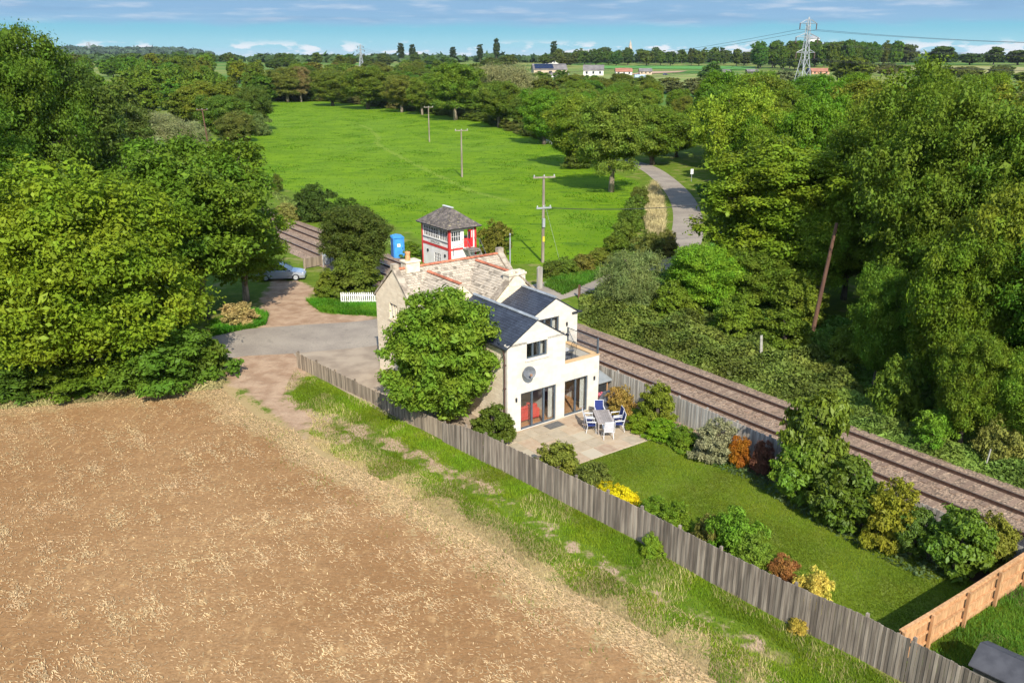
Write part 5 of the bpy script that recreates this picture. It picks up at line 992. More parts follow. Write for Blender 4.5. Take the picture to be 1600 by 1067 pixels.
# ------------------------------------------------------------------ garden shrubs
for key, x, y, tp, wd, c, l in (
    ('bush2', 968, 650, 603, 50, (.14, .12, .035), 'russet-leaved shrub beside the barbecue'), ('bush', 1026, 660, 597, 66, (.085, .115, .016), 'yellow-green shrub against the grey railway fence'),
    ('bush', 1116, 716, 656, 72, (.12, .13, .085), 'silver-grey shrub in the railway-side bed'), ('bush2', 1155, 726, 682, 40, (.15, .075, .012), 'orange-leaved shrub next to the silver-grey shrub'), ('bush2', 1190, 738, 690, 40, (.075, .045, .03), 'dark purple shrub between orange shrub and tall laurel'),
    ('laurel', 1262, 772, 612, 112, (.052, .108, .010), 'tallest laurel bush, standing upright above the garden bed'), ('laurel', 1240, 782, 690, 78, (.050, .105, .010), 'glossy laurel in front of the tallest laurel'), ('laurel', 1318, 822, 722, 108, (.036, .080, .009), 'dark laurel bush right of the tallest laurel'),
    ('bush', 1387, 850, 752, 96, (.100, .140, .016), 'yellow-green photinia between two laurels'), ('laurel', 1420, 866, 795, 66, (.042, .085, .012), 'small dark laurel in front of the photinia'), ('laurel', 1492, 898, 795, 104, (.055, .100, .010), 'broad laurel bush near the orange fence'), ('bush', 1548, 888, 805, 76, (.105, .125, .018), 'yellow-flecked shrub in the corner by the orange fence'),
    ('bush', 1000, 672, 648, 50, (.055, .14, .010), 'bright green low plants at the patio edge'), ('bush', 1032, 684, 655, 52, (.06, .145, .010), 'bright green clump beside the lawn corner'), ('bush', 1066, 700, 668, 50, (.055, .13, .012), 'green clump left of the silver-grey shrub'),
    ('bush', 872, 742, 690, 78, (.095, .125, .022), 'variegated red-tipped shrub by the patio corner'), ('bush2', 925, 772, 726, 70, (.075, .095, .02), 'reddish green shrub between patio corner and golden shrub'),
    ('bush', 945, 780, 752, 44, (.24, .25, .008), 'golden yellow shrub nearest the patio'), ('bush', 972, 793, 760, 56, (.26, .27, .008), 'golden yellow shrub, the larger one along the fence'), ('bush', 1020, 818, 778, 60, (.07, .135, .015), 'green shrub right of the golden shrubs'), ('bush', 1052, 835, 786, 62, (.060, .125, .013), 'leafy green shrub midway along the fence'),
    ('bush2', 1106, 862, 806, 54, (.085, .085, .022), 'red-tipped shrub midway along the lawn'), ('bush2', 1148, 880, 800, 88, (.065, .135, .015), 'tall loose green shrub along the fence'), ('bush', 1178, 902, 838, 84, (.075, .145, .016), 'spreading green shrub with long leaves'), ('bush2', 1222, 922, 868, 48, (.14, .085, .035), 'red-leaved shrub before the cream variegated shrub'),
    ('bush2', 1266, 950, 890, 56, (.25, .25, .06), 'cream variegated shrub spilling over the fence'), ('bush2', 1246, 985, 968, 36, (.20, .22, .04), 'small yellow plant at the foot of the fence'), ('bush', 1019, 868, 834, 38, (.09, .15, .015), 'green bush growing through the fence on the track side'),
    ('bush', 770, 690, 632, 78, (.045, .085, .012), 'dark green shrub at the cottage corner behind the fence')):
    plant(key, x, y, tp, wd, l, c, cat='shrub', name='laurel_bush' if key == 'laurel' else 'shrub')
# ------------------------------------------------------------------ ground cover one could not count
def in_poly(poly, n, rg):
    A = np.array(poly); lo, hi = A.min(0), A.max(0); p = rg.uniform(lo, hi, (n * 4, 2)); return p[sdist(p[:, 0], p[:, 1], A) > 0][:n]
def cover(name, poly_px, n, top, leaf, c, seed, mat=LEAF, bumps=1.6):
    rg = np.random.default_rng(seed); poly = [P(*q)[:2] for q in poly_px]; p = in_poly(poly, n, rg); e = np.clip(sdist(p[:, 0], p[:, 1], np.array(poly)) / 1.2, .12, 1)
    b_ = .55 + .25 * np.sin(p[:, 0] * bumps + 1.3 * np.sin(p[:, 1] * bumps * .7)) + .2 * np.sin(p[:, 1] * bumps * 1.9 + p[:, 0] * .8) ; zt = top * np.clip(b_, .12, 1.1) * e
    z_ = zt * (1 - .55 * rg.random(len(p)) ** 2) + .03; cc = np.c_[p, z_]; nn = unit(np.array([0, 0, .7]) + rg.normal(0, .6, (len(p), 3))); v, q = leaves(cc, nn, leaf[0], leaf[1], rg=rg)
    r = np.clip(.5 + .3 * np.sin(p[:, 0] * .9 + 2 * np.sin(p[:, 1] * .6)) + rg.normal(0, .22, len(p)), 0, 1)
    o = bpy.data.objects.new(name, np_mesh(name, v, q, [mat], r)); col.objects.link(o); o.color = (*c, 1); return tag(o, kind='stuff')
cover('brambles', [(905, 500), (925, 512), (960, 524), (1040, 558), (1110, 585), (1180, 612), (1250, 640), (1300, 650), (1352, 612), (1290, 560), (1230, 530), (1160, 505), (1080, 490), (1040, 480), (980, 478), (930, 462), (905, 462)], 60000, 1.35, (.19, .11), (.078, .100, .018), 41)
cover('undergrowth', [(1030, 500), (1120, 520), (1230, 545), (1330, 600), (1420, 640), (1600, 700), (1900, 760), (1900, 640), (1500, 560), (1250, 480), (1130, 470), (1030, 470)], 42000, .9, (.22, .12), (.060, .110, .016), 42)
cover('trackside_weeds', [(1120, 588), (1190, 616), (1270, 648), (1340, 676), (1420, 708), (1500, 738), (1600, 772), (1700, 812), (1700, 745), (1600, 705), (1480, 680), (1400, 645), (1330, 612)], 42000, .8, (.20, .09), (.095, .135, .024), 43)
cover('lane_undergrowth', [(905, 470), (960, 478), (1060, 480), (1120, 470), (1110, 440), (1040, 425), (985, 430), (935, 450)], 16000, .7, (.22, .12), (.065, .12, .018), 44)
cover('field_edge_weeds', [(-60, 640), (0, 640), (150, 628), (345, 608), (352, 590), (200, 605), (0, 618), (-60, 616)], 26000, .6, (.30, .035), (.17, .145, .06), 45, mat=DRY)
cover('bed_leaves', [(1020, 690), (1085, 716), (1160, 748), (1240, 798), (1320, 845), (1440, 905), (1500, 905), (1400, 820), (1250, 740), (1100, 670), (1040, 660)], 5000, .22, (.13, .08), (.05, .075, .025), 46)
cover('bramble_verge', [(1085, 290), (1110, 340), (1110, 440), (1190, 470), (1190, 400), (1140, 300)], 16000, .9, (.3, .18), (.045, .09, .014), 47)
cover('wild_verge', [(950, 430), (1010, 415), (1050, 398), (1040, 378), (985, 372), (955, 400)], 9000, .8, (.26, .13), (.080, .115, .024), 48)
cover('wild_verge', [(430, 300), (470, 318), (560, 345), (610, 372), (650, 392), (655, 402), (600, 385), (540, 362), (440, 318), (420, 300)], 14000, .6, (.28, .10), (.11, .14, .03), 49)
def blades(name, pts, hgt, wid, c, seed, mat=BLADE, lean=.45, z=None):
    rg = np.random.default_rng(seed); n = len(pts); h = hgt * rg.uniform(.5, 1.3, n); a = rg.uniform(0, 2 * np.pi, n); d = np.c_[np.cos(a), np.sin(a), np.zeros(n)]; s = np.c_[-d[:, 1], d[:, 0], np.zeros(n)] * (wid * rg.uniform(.6, 1.3, n) / 2)[:, None]
    b_ = np.c_[pts, np.full(n, .0)]; tip = b_ + d * (h * rg.uniform(.1, lean, n))[:, None] * 2; tip[:, 2] = h
    v = np.stack([b_ - s, b_ + s, tip + s * .25, tip - s * .25], 1).reshape(-1, 3); q = np.arange(4 * n).reshape(-1, 4)
    r = np.clip(.5 + .28 * np.sin(pts[:, 0] * 1.1 + 1.7 * np.sin(pts[:, 1] * .8)) + rg.normal(0, .2, n), 0, 1)
    o = bpy.data.objects.new(name, np_mesh(name, v, q, [mat], r)); col.objects.link(o); o.color = (*c, 1); return tag(o, kind='stuff')
rg = np.random.default_rng(77)
strip_poly = pg([(460, 578), (585, 634), (692, 692), (781, 735), (895, 795), (996, 847), (1117, 916), (1232, 977), (1412, 1070), (1560, 1150), (1500, 1250), (1240, 1170), (1120, 1067), (1016, 991), (932, 944), (847, 907), (782, 858), (687, 809), (623, 764), (540, 725), (480, 690), (488, 655), (440, 620)])
p = in_poly(strip_poly, 170000, rg); tk = np.minimum(ldist(p[:, 0], p[:, 1], tracks[0]), ldist(p[:, 0], p[:, 1], tracks[1])); dd = -sdist(p[:, 0], p[:, 1], dirt_poly); nz = np.sin(p[:, 0] * 2.1) * np.sin(p[:, 1] * 1.7 + 1)
p = p[((tk > .5 + .25 * nz) | (rg.random(len(p)) < .25)) & ((dd > .2) | (rg.random(len(p)) < .15))]; dn = np.sin(p[:, 0] * .9 + 2 + np.sin(p[:, 1])) * np.sin(p[:, 1] * .7 + np.sin(p[:, 0] * 1.3)); p = p[rg.random(len(p)) < np.clip(1.0 - .8 * np.clip(dn, 0, 1), .35, 1)]
blades('track_grass', p[-sdist(p[:, 0], p[:, 1], soil_poly) + .9 * np.sin(p[:, 0] * 1.7) * np.sin(p[:, 1] * 1.1) > .7], (.10), .022, (.088, .128, .006), 51)
edge_p = in_poly(soil_poly, 90000, rg); ed = sdist(edge_p[:, 0], edge_p[:, 1], soil_poly); edge_p = edge_p[(ed < 2.6) & (rg.random(len(ed)) < np.clip(.30 - ed * .12 + .35 * np.sin(edge_p[:, 0] * 1.9) * np.sin(edge_p[:, 1] * 1.3), 0, 1)) & (edge_p[:, 0] > -15)]; blades('field_edge_grass', edge_p, .13, .022, (.075, .105, .012), 58)
p = in_poly(strip_poly, 30000, rg); p = p[np.sin(p[:, 0] * .9 + 2 + np.sin(p[:, 1])) * np.sin(p[:, 1] * .7 + np.sin(p[:, 0] * 1.3)) > .15]; blades('dry_grass', p, .16, .018, (.20, .165, .065), 52, mat=DRY)
bp = np.vstack([in_poly(soil_poly, 140000, rg), in_poly(strip_poly, 90000, rg)]); bd = sdist(bp[:, 0], bp[:, 1], soil_poly); bp = bp[(bd > -1.9) & (bd < .9) & (rg.random(len(bd)) < .62) & (bp[:, 0] > -30)]; blades('edge_straw', bp, .09, .022, (.21, .155, .07), 61, mat=DRY, lean=1.2)
p = in_poly(pg([(1440, 1020), (1600, 915), (1800, 900), (1800, 1200), (1420, 1068)]), 26000, rg); blades('neighbour_grass', p, .16, .024, (.048, .10, .009), 53)
p = in_poly(pg([(478, 470), (600, 474), (600, 494), (540, 492), (500, 487)]), 14000, rg); blades('verge_grass', p, .3, .05, (.05, .13, .008), 54)
p = in_poly(pg([(330, 527), (415, 508), (420, 492), (395, 485), (330, 505)]), 10000, rg); blades('verge_grass', p, .3, .05, (.05, .125, .008), 55)
p = in_poly(pg([(1014, 385), (1036, 374), (1039, 340), (1032, 303), (1022, 288), (1012, 302), (1008, 340)]), 16000, rg); blades('dry_verge_grass', p, .8, .07, (.22, .18, .085), 56, mat=DRY)
p = in_poly(pg([(880, 462), (960, 425), (1040, 405), (1040, 396), (960, 410), (860, 438), (850, 448)]), 12000, rg); blades('verge_grass', p, .4, .06, (.045, .10, .009), 57)
# loose straw and stubble on the ploughed field
p = in_poly([P(*q)[:2] for q in soil_edge_px] + [tuple(q) for q in pg([(1300, 1250), (-200, 1250), (-300, 1000), (-100, 680), (0, 640)])], 520000, rg)
pat = .5 + .5 * np.sin(p[:, 0] * .55 + p[:, 1] * .8 + 1.5 * np.sin(p[:, 0] * .33)) * np.sin(p[:, 1] * .9 - p[:, 0] * .4 + 2 * np.sin(p[:, 1] * .21)); fine = .5 + .5 * np.sin(p[:, 0] * 3.1 + 2 * np.sin(p[:, 1] * 2.3)) * np.sin(p[:, 1] * 3.7 + p[:, 0]); edge = np.clip(1.6 - sdist(p[:, 0], p[:, 1], soil_poly), 0, 1)
p = p[rg.random(len(p)) < np.clip((.03 + .50 * pat ** 2 * fine) * (.35 + .65 * np.clip(1.3 * np.sin(((p[:, 0] - O[0]) * U[0] + (p[:, 1] - O[1]) * U[1]) * 4.6 + .6 * np.sin(p[:, 1] * .3)), 0, 1)) * 1.25 + .5 * edge, 0, .85)]; n = len(p)
a = rg.normal(2.5, .55, n); d = np.c_[np.cos(a), np.sin(a), rg.normal(0, .15, n)]; L = (.055 * rg.uniform(.4, 1.5, n))[:, None]; s = np.c_[-np.sin(a), np.cos(a), np.zeros(n)] * (.011 * rg.uniform(.6, 1.5, n))[:, None]; c = np.c_[p, rg.uniform(.02, .055, n)]
v = np.stack([c - d * L - s, c - d * L + s, c + d * L + s, c + d * L - s], 1).reshape(-1, 3); v[:, 2] = np.maximum(v[:, 2], .008)
o = bpy.data.objects.new('straw', np_mesh('straw', v, np.arange(4 * n).reshape(-1, 4), [DRY], rg.random(n))); col.objects.link(o); o.color = (.30, .205, .105, 1); tag(o, kind='stuff')

p = in_poly(mead_poly, 420000, rg); nz = np.sin(p[:, 0] * .31 + 1.7 * np.sin(p[:, 1] * .11)) * np.sin(p[:, 1] * .19 + 1.3 * np.sin(p[:, 0] * .13)) + .5 * np.sin(p[:, 0] * 1.3 + p[:, 1] * .5) * np.sin(p[:, 1] * .9); keep = rg.random(len(p)) < np.clip(.10 + 1.3 * np.clip(nz - .2, 0, 1), 0, .95) * np.clip(95 / p[:, 1], .25, 1)
blades('meadow_tufts', p[keep], .11, .13, (.046, .100, .004), 59, lean=.9)
p = in_poly(lawn_poly, 110000, rg); blades('lawn_grass', p, .040, .03, (.074, .100, .006), 60, lean=.8)
# ------------------------------------------------------------------ poles, wires, pylons
POLEW = simple('pole_wood', (0.30, 0.25, 0.19), (0.19, 0.15, 0.11), 2, .9, stretch=(2, 2, .2)); DARKPOLE = simple('dark_pole_wood', (0.14, 0.075, 0.045), (0.09, 0.045, 0.03), 2, .9, stretch=(2, 2, .2)); PORC = simple('porcelain', (.55, .55, .53), None, 4, .3); GALV = simple('galvanised_steel', (0.42, 0.43, 0.43), (0.32, 0.33, 0.33), 1, .5, metal=.3)
def pole(px, by, tp, label, arms=1, lean=(0, 0), mat=POLEW, rz=.3, extra=False):
    g = P(px, by); h = height_at(g, tp); o = thing('utility_pole', label, 'utility pole', g, rz); m = MB(); m.tube([(0, 0, -.3), (lean[0] * .5, lean[1] * .5, h * .5), (*lean, h)], [.16, .14, .11], 10); m.build('shaft', mat, o)
    for k in range(arms):
        z_ = h - .12 - k * 2.9; wd = 1.1 if k == 0 else .75; f = z_ / h; cx, cy = lean[0] * f, lean[1] * f - .14; m = MB(); m.box(cx - wd, cy - .06, z_ - .07, cx + wd, cy + .06, z_ + .07); a = m.build('crossarm', mat if k == 0 else GALV, o)
        for x in (-wd + .1, 0, wd - .1): m = MB(); m.lathe([(.03, .07), (.07, .12), (.05, .17), (.07, .22), (.001, .26)], (cx + x, cy, z_), 8); m.build('insulator', PORC, a)
    if extra: m = MB(); m.box(-.16, -.3, h * .42, .1, -.14, h * .52); m.build('switch_box', GALV, o); m = MB(); m.box(-.1, -.19, h * .25, .1, -.165, h * .31); m.build('warning_plate', simple('yellow_plate', (.75, .55, .05), None, 3, .5), o); m = MB(); m.tube([(.1, 0, h * .7), (1.6, -.6, 0)], .012, 5); m.build('stay_wire', GALV, o)
    return o, g, h
p1, g1, h1 = pole(848, 410, 275, 'wooden power pole with two crossarms at the near meadow edge', 2, extra=True); pole(722, 277, 203, 'middle wooden power pole standing in the meadow', 1); pole(671, 222, 167, 'farthest wooden power pole in the meadow', 1); pole(327, 236, 171, 'brown power pole left of the meadow by the willow bushes', 1, (-.5, 0), DARKPOLE); pole(1267, 528, 350, 'dark brown leaning pole at the wood edge', 0, (1.05, .1), DARKPOLE)
WIRE = simple('wire', (.03, .03, .035), None, 3, .5)
def wire(name, label, pts, rad, cat='cable', group=None): m = MB(); m.tube(pts, rad, 5); o = m.build(name, WIRE); return tag(o, label, cat, group)
def sag(a, b, s, n=16): a, b = Vector(a), Vector(b); return [a.lerp(b, k / n) + Vector((0, 0, -4 * s * (k / n) * (1 - k / n))) for k in range(n + 1)]
e = P(1112, 372); wire('cable', 'dark cable sagging from the meadow pole across the hedge and lane', sag((g1[0], g1[1], h1 - 3.0), (e[0] + 1, e[1] - 6, 5.2), .5), .035)
g = P(797, 436); mp = thing('camera_mast', 'slim grey mast standing behind the cottage by the crossing', 'mast', g); h = height_at(g, 366); m = MB(); m.tube([(0, 0, 0), (0, 0, h)], [.075, .055], 10); m.build('shaft', GALV, mp); m = MB(); m.box(-.06, -.3, h - .05, .06, .1, h + .06); m.build('camera_head', GALV, mp)
bg_ = P(843, 452); gp = thing('crossing_gate_post', 'weathered grey upright timber slab beside the lane crossing', 'post', bg_, HA); h = height_at(bg_, 416); m = MB(); m.box(-.25, -.1, 0, .25, .1, h - .1); m.prism([(-.25, h - .1), (.25, h - .1), (0, h)], -.1, .1); m.build('slab', PALEW, gp, bevel=.01); m = MB(); m.box(.251, -.08, .5, .27, .08, .9); m.build('plate', REDP, gp)
g = P(905, 466); gt = thing('trackside_gate', 'low dark railing with a post beside the crossing', 'gate', g, HA - 1.1); m = MB(); m.box(-.08, -.08, 0, .08, .08, 1.15); m.build('post', DARKPOLE, gt); m = MB(); [m.tube([(0, 0, z_), (2.2, 0, z_ - .35)], .025, 6) for z_ in (.55, .8, 1.05)]; m.build('rails', DKGREY, gt)
g = P(1189, 570); cp_ = thing('concrete_post', 'leaning pale concrete post among the brambles', 'post', g); m = MB(); m.hexa([(-.09, -.07, 0), (.09, -.07, 0), (.09, .07, 0), (-.09, .07, 0), (-.24, -.05, 2.0), (-.10, -.05, 2.05), (-.10, .05, 2.05), (-.24, .05, 2.0)]); m.build('shaft', simple('pale_concrete', (.36, .34, .28), (.27, .25, .20), 4, .9), cp_)
g = P(1538, 735); cp_ = thing('marker_post', 'thin pale marker post beside the track at the right', 'post', g); m = MB(); m.tube([(0, 0, 0), (.1, 0, 1.15)], .035, 8); m.build('shaft', MATS['pale_concrete'], cp_)
g = P(1080, 284); rs = thing('road_sign', 'small white road sign on the verge at the lane bend', 'road sign', g, .3); m = MB(); m.tube([(0, 0, 0), (0, 0, 1.9)], .04, 8); m.build('pole', GALV, rs); m = MB(); m.box(-.25, -.06, 1.2, .25, -.04, 2.0); m.build('plate', WHITE, rs)
def pylon(px, by, tp, label, rz=.5, fat=1.0):
    g = P(px, by); H = height_at(g, tp); o = thing('pylon', label, 'pylon', g, rz); q = .11; r = (H * .0035 + .03) * fat
    prof = [(0, H * .105), (.27, H * .068), (.55, H * .033), (.72, H * .022), (.93, H * .016), (1.0, .05)]; m = MB(); cs_ = [(-1, -1), (1, -1), (1, 1), (-1, 1)]
    for a, c in zip(prof[:-1], prof[1:]):
        za, zc = a[0] * H, c[0] * H
        for i, (x, y) in enumerate(cs_):
            X, Y = cs_[(i + 1) % 4]; m.tube([(x * a[1], y * a[1], za), (x * c[1], y * c[1], zc)], r * 1.25, 4)
            n = 2 if za < .9 * H else 1
            for k in range(n):
                f0, f1 = k / n, (k + 1) / n; w0, w1 = a[1] + (c[1] - a[1]) * f0, a[1] + (c[1] - a[1]) * f1; z0, z1 = za + (zc - za) * f0, za + (zc - za) * f1
                m.tube([(x * w0, y * w0, z0), (X * w1, Y * w1, z1)], r * .6, 3); m.tube([(X * w0, Y * w0, z0), (x * w1, y * w1, z1)], r * .6, 3)
            m.tube([(x * c[1], y * c[1], zc), (X * c[1], Y * c[1], zc)], r * .7, 3)
    m.build('tower', GALV, o); tips = []
    for f, wd in ((.60, .135), (.775, .16), (.93, .12)):
        z_ = f * H; m = MB()
        for s in (-1, 1):
            for y in (-1, 1): m.tube([(s * H * .02, y * H * .018, z_), (s * wd * H, 0, z_)], r * .8, 4); m.tube([(s * H * .02, y * H * .016, z_ + H * .045), (s * wd * H, 0, z_)], r * .7, 4)
            tips.append((s * wd * H, 0, z_ - H * .07))
        a = m.build('crossarm', GALV, o)
        for s in (-1, 1): m = MB(); m.tube([(s * wd * H, 0, z_), (s * wd * H, 0, z_ - H * .07)], r * 1.4, 6); m.build('insulator', simple('insulator_brown', (.12, .07, .06), None, 3, .4) if 'insulator_brown' not in MATS else MATS['insulator_brown'], a)
    return o, g, H, tips
bpy.context.view_layer.update()
q1, gq1, Hq1, t1 = pylon(1250, 163, 27, 'large grey lattice pylon rising above the right wood', .35); q2, gq2, Hq2, t2 = pylon(565, 108, 70, 'distant lattice pylon over the trees behind the meadow', .35, 2.0); q3, gq3, Hq3, t3 = pylon(141, 86.5, 66, 'tiny faint pylon on the far left horizon', .35, 3.0)
bpy.context.view_layer.update()
for i, (a, c) in enumerate(zip(t1, t2)):
    A = q1.matrix_world @ Vector(a); B = q2.matrix_world @ Vector(c); Cc = A + Vector((330, 40, 3)); wire('power_line', 'thin power line strung from the large pylon towards the distant pylon', sag(A, B, 16, 20), .06, 'power line', 'power lines left of the large pylon'); wire('power_line', 'thin power line running from the large pylon off to the right', sag(A, Cc, 7, 20), .06, 'power line', 'power lines right of the large pylon')

# ------------------------------------------------------------------ car by the tracks, cabinets, far buildings
def car(label, loc, rz, paint):
    o = thing('parked_car', label, 'car', loc, rz); n = 24; xs_ = np.linspace(-2.1, 2.1, n)
    def prof(x): t_ = np.interp(x, [-2.1, -2.0, -1.6, -1.0, -.3, .4, 1.1, 1.7, 2.05, 2.1], [.62, .85, .93, .95, .95, .94, .86, .78, .62, .5]); return t_
    m = MB(); rows = []
    for x in xs_: w_ = .86 * (1 - .12 * (abs(x) / 2.1) ** 4); t_ = prof(x); lo = .24; rows.append([(x, -w_ * .94, lo), (x, -w_, .5), (x, -w_ * .97, t_ - .05), (x, -w_ * .85, t_), (x, w_ * .85, t_), (x, w_ * .97, t_ - .05), (x, w_, .5), (x, w_ * .94, lo)])
    for a, c in zip(rows[:-1], rows[1:]):
        for i in range(8): m.quad((a[i], a[(i + 1) % 8], c[(i + 1) % 8], c[i]))
    m.quad(rows[0]); m.quad(rows[-1]); m.build('body', paint, o, smooth=True)
    m = MB(); gz = simple('car_glass', (.02, .025, .03), None, 3, .08, spec=.8)
    lo = [(-1.75, .74), (-1.75, -.74), (1.0, -.74), (1.0, .74)]; hi = [(-1.2, .58), (-1.2, -.58), (.15, -.58), (.15, .58)]
    b0 = [(x, y, .93 if x < 0 else .86) for x, y in lo]; b1 = [(x, y, 1.40) for x, y in hi]; m.hexa(b0 + b1); m.build('windows', gz, o, bevel=.02)
    m = MB(); m.box(-1.22, -.59, 1.39, .2, .59, 1.45); m.build('roof', paint, o, bevel=.03)
    for s in (-1, 1):
        m = MB(); m.hexa([(.95, s * .73, .87), (1.02, s * .73, .87), (1.02, s * .76, .87), (.95, s * .76, .87), (.14, s * .58, 1.4), (.2, s * .58, 1.4), (.2, s * .6, 1.4), (.14, s * .6, 1.4)]); m.hexa([(-.5, s * .725, .93), (-.42, s * .725, .93), (-.42, s * .76, .93), (-.5, s * .76, .93), (-.5, s * .58, 1.4), (-.42, s * .58, 1.4), (-.42, s * .6, 1.4), (-.5, s * .6, 1.4)]); m.build('window_pillar', paint, o)
        m = MB(); m.box(1.86, s * .55 - .16, .58, 2.02, s * .55 + .16, .70); m.build('headlight', PORC, o, bevel=.02)
        m = MB(); m.box(.55, s * .86 - .08, .92, .75, s * .86 + .08, 1.03); m.build('wing_mirror', paint, o, bevel=.02)
        for x in (-1.3, 1.32):
            m = MB(); Mw = Matrix.Translation((x, s * .76, .32)) @ Matrix.Rotation(math.pi / 2, 4, 'X'); m.lathe([(.2, -.1), (.30, -.1), (.32, -.05), (.32, .05), (.30, .1), (.2, .1)], n=20, M=Mw); wl = m.build('wheel', BLACK, o, smooth=True); m = MB(); m.lathe([(.001, -.108), (.2, -.1), (.21, 0), (.2, .1), (.001, .108)], n=10, M=Mw); m.build('rim', GALV, wl)
    return o
car('silver car parked under the trees by the tracks', P(441, 436), .12, simple('silver_blue_paint', (0.45, 0.48, 0.52), (0.42, 0.45, 0.49), .5, .25, metal=.5, spec=.6))
g = P(515, 414); eq = thing('equipment_cabinet', 'grey railway equipment cabinet with steel rail guard by the tracks', 'cabinet', g, HA); m = MB(); m.box(-.6, -.3, 0, .6, .3, 1.1); m.build('body', GALV, eq, bevel=.02); m = MB(); m.box(-.02, -.315, .1, .02, -.301, 1.0); m.build('door_seam', DKGREY, eq); m = MB(); [m.tube([(x, -.6, 0), (x, -.6, 1.15)], .03, 6) for x in (-.9, 0, .9)]; m.tube([(-.9, -.6, 1.15), (.9, -.6, 1.15)], .03, 6); m.build('guard_rail', PORC, eq)
g = P(490, 418); eq = thing('timber_barrier', 'brown timber barrier board left of the equipment cabinet', 'barrier', g, HA + .2); m = MB(); m.box(-1.0, -.05, .1, 1.0, .05, 1.0); m.build('board', BROWNW, eq); m = MB(); m.box(-1.05, -.1, 0, -.95, .1, 1.1); m.build('post', BROWNW, eq); m = MB(); m.box(.95, -.1, 0, 1.05, .1, 1.1); m.build('post', BROWNW, eq)
for x, y, l in ((855, 224, 'white plastic sack lying at the edge of the meadow'), (863, 226, 'second white sack touching the hedge by the meadow')):
    g = P(x, y); o = thing('sack', l, 'sack', g); m = MB(); m.lathe([(.001, 0), (.7, .05), (.8, .4), (.6, .75), (.25, .85), (.001, .82)], n=10); m.build('cover', WHITE, o, smooth=True)
WALLS = {'white': simple('white_render', (.72, .68, .60), None, .3, .9), 'brick': simple('orange_brick', (.52, .30, .19), (.42, .22, .14), .5, .9), 'dark': simple('dark_cladding', (.07, .06, .055), None, .3, .9), 'tan': simple('tan_wall', (.55, .42, .29), None, .3, .9)}
ROOFS = {'grey': simple('grey_roof', (.20, .18, .165), (.14, .125, .115), .3, .9), 'solar': simple('solar_panel', (.015, .025, .06), None, .2, .2), 'red': simple('red_roof', (.36, .16, .10), (.28, .12, .075), .3, .9)}
def building(px, by, wpx, hm, dm, wall, roof, label, rz=0.0, solar=False, cat='building', nwin=3, name='farm_building', rf=.45):
    g = P(px, by); wm = wpx / FPX * g[1]; o = thing(name, label, cat, g, rz); m = MB(); e = hm * (1 - rf); m.box(-wm / 2, 0, -1, wm / 2, dm, e); m.prism([(0, e + .003), (dm, e + .003), (dm / 2, hm)], -wm / 2, wm / 2, axis='x'); m.build('wall', WALLS[wall], o); m = MB()
    for y0, y1 in ((-.4, dm / 2), (dm + .4, dm / 2)): k = (hm - e) / (dm / 2); z0 = hm - k * abs(dm / 2 - y0); m.hexa([(-wm / 2 - .4, y0, z0 + .02), (wm / 2 + .4, y0, z0 + .02), (wm / 2 + .4, y1, hm + .02), (-wm / 2 - .4, y1, hm + .02), (-wm / 2 - .4, y0, z0 + .25), (wm / 2 + .4, y0, z0 + .25), (wm / 2 + .4, y1, hm + .25), (-wm / 2 - .4, y1, hm + .25)])
    r = m.build('roof', ROOFS[roof], o)
    if solar: m = MB(); m.hexa([(-wm * .46, .3, hm - (hm - e) * .85 + .3), (wm * .1, .3, hm - (hm - e) * .85 + .3), (wm * .1, dm / 2 - .6, hm - .05 + .3 - .2), (-wm * .46, dm / 2 - .6, hm - .05 + .1), (-wm * .46, .3, hm - (hm - e) * .85 + .4), (wm * .1, .3, hm - (hm - e) * .85 + .4), (wm * .1, dm / 2 - .6, hm + .2), (-wm * .46, dm / 2 - .6, hm + .2)]); m.build('solar_panels', ROOFS['solar'], r)
    for k in range(nwin): x = -wm / 2 + wm * (k + .5) / nwin; m = MB(); m.box(x - wm * .05, -.06, e * .35, x + wm * .05, -.005, e * .8); m.build('window', PANE, o)
    return o
building(860, 119.5, 50, 8.5, 14, 'tan', 'grey', 'long farm building with solar panels on its grey roof', .12, True); building(927, 119, 30, 7.5, 12, 'white', 'grey', 'pale farm building with a grey roof right of the solar-panel barn', -.1); building(875, 121, 26, 3.0, 5, 'white', 'grey', 'low white outbuilding in front of the solar-panel barn'); building(863, 101, 22, 9, 8, 'white', 'grey', 'white farmhouse among the trees above the farm', name='farmhouse', cat='house', nwin=4); building(975, 118, 24, 5.0, 8, 'white', 'red', 'small pale bungalow right of the farm', name='bungalow', cat='house'); building(1009, 117, 18, 4.5, 7, 'tan', 'grey', 'tan stable block with a grey roof by the bare field'); building(1135, 118, 14, 4.0, 6, 'dark', 'grey', 'dark timber shed on the pasture behind the lone tree'); building(1176, 116, 16, 3.6, 6, 'dark', 'grey', 'low dark shed by the pasture hedge left of the pylon'); building(1282, 117, 26, 4.5, 8, 'brick', 'red', 'orange-roofed shed on the pasture right of the pylon'); building(1268, 116.5, 10, 4.5, 6, 'dark', 'solar', 'small blue-roofed shed touching the orange-roofed shed')
for x, y, wd, l in ((527, 160, 16, 'brick cottage glimpsed behind the trees at the far left of the hedge'), (597, 166, 16, 'pale brick cottage glimpsed behind the large far hedge tree'), (636, 170, 20, 'orange brick cottage in the far hedge near the farthest pole'), (705, 180, 16, 'brick cottage glimpsed beside the white tree trunk')): building(x, y, wd, 7.5, 8, 'brick', 'red', l, .2, name='cottage', cat='house', nwin=2)
def far_at(px, by, dist): d = ray(px, by); k = dist / math.hypot(d[0], d[1]); return (d[0] * k, d[1] * k, terrain(d[0] * k, d[1] * k))
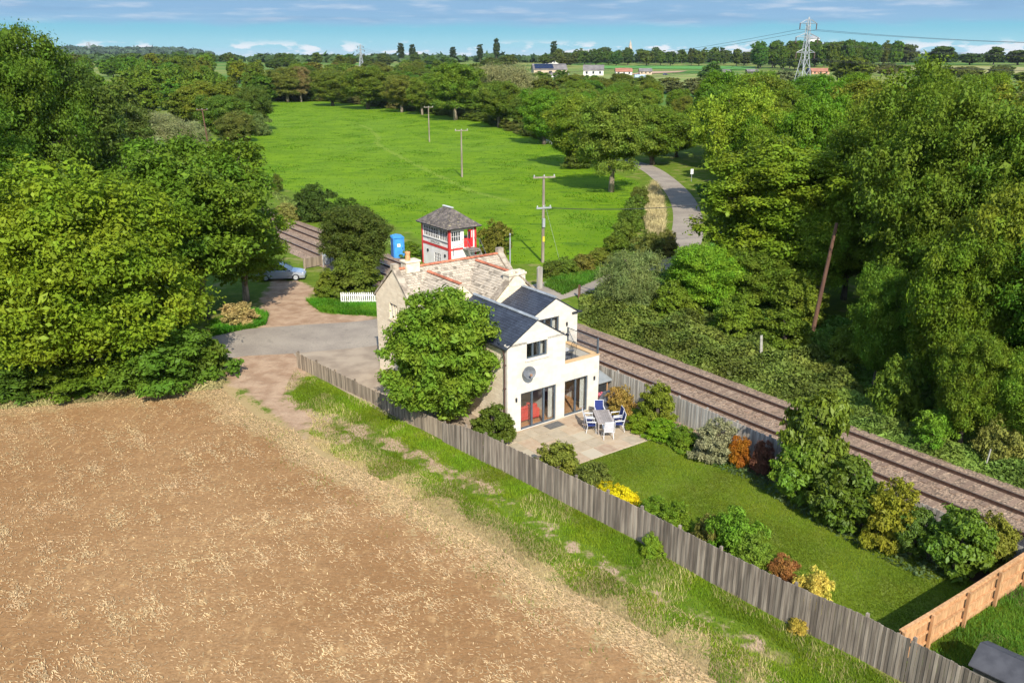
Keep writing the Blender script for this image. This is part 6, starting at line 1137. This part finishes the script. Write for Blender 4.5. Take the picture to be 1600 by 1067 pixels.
g = far_at(984, 95, 1500); h = height_at(g, 63); sp_ = thing('church', 'church spire above the trees on the horizon', 'church', g); STN = simple('spire_stone', (.46, .38, .30), None, .3, .9); m = MB(); m.box(-4, -4, -2, 4, 4, h * .5); m.build('tower', STN, sp_); m = MB(); m.lathe([(4.2, h * .5), (.15, h)], n=8); m.build('spire', STN, sp_)
g = far_at(1267, 95, 1250); h = height_at(g, 55); wt = thing('water_tower', 'white round tower with a conical grey cap behind the pylon', 'water tower', g); m = MB(); m.lathe([(8.5, h * .55), (8.7, h * .88)], n=28); m.lathe([(.01, h * .55), (8.5, h * .55)], n=28); m.build('tank', WHITE, wt, smooth=False); m = MB(); m.lathe([(9.6, h * .86), (1.0, h), (.001, h)], n=28); m.build('cap', GALV, wt); m = MB(); m.tube([(0, 0, -2), (0, 0, h * .55)], 3.5, 16); m.build('stem', WHITE, wt)
g = P(1040, 118); o = car('dark blue car parked on the bare field by the farm', g, .1, simple('dark_blue_paint', (.01, .015, .08), None, 1, .3))
g = P(1000, 124); o = thing('trailer', 'pale blue covered trailer at the near side of the farm', 'trailer', g, .05); m = MB(); m.box(-4, -1.2, .6, 4, 1.2, 2.9); m.build('body', simple('pale_blue', (.4, .5, .6), None, 1, .6), o, bevel=.25)
for x in (-2.2, 2.2): m = MB(); m.tube([(x, -1.1, .5), (x, 1.1, .5)], .5, 14); m.build('wheel', BLACK, o)
rv = random.Random(6)
for k in range(16):
    g = P(rv.uniform(95, 260), rv.uniform(83, 86)); wd = rv.uniform(14, 30); o = thing('distant_house', 'pale house in the hazy town on the far left ridge', 'house', g, rv.uniform(-.4, .4), 'houses of the town on the ridge'); m = MB(); m.box(-wd / 2, 0, -2, wd / 2, 10, 8); m.build('wall', WALLS[rv.choice(['white', 'tan', 'white'])], o); m = MB(); m.prism([(0, 8.003), (10, 8.003), (5, 12)], -wd / 2, wd / 2, axis='x'); m.build('roof', ROOFS['grey'], o)
# any prototype that found no place must not stay behind at the origin
for k, (o, used) in PRO.items():
    if not used:
        for ch in list(o.children): bpy.data.objects.remove(ch)
        bpy.data.objects.remove(o)

# ------------------------------------------------------------------ the air between here and the horizon
m = MB(); m.box(-7200, -400, -2.5, 7200, 9200, 105); hz_ = m.build('haze', []); hm = bpy.data.materials.new('haze_air'); hm.use_nodes = True; ht = hm.node_tree; ht.nodes.clear(); ho = ht.nodes.new('ShaderNodeOutputMaterial'); hv = ht.nodes.new('ShaderNodeVolumePrincipled')
hv.inputs['Color'].default_value = (0.72, 0.82, 0.92, 1); hv.inputs['Density'].default_value = 0.00003; ht.links.new(hv.outputs[0], ho.inputs['Volume']); hz_.data.materials.append(hm); tag(hz_, kind='stuff')
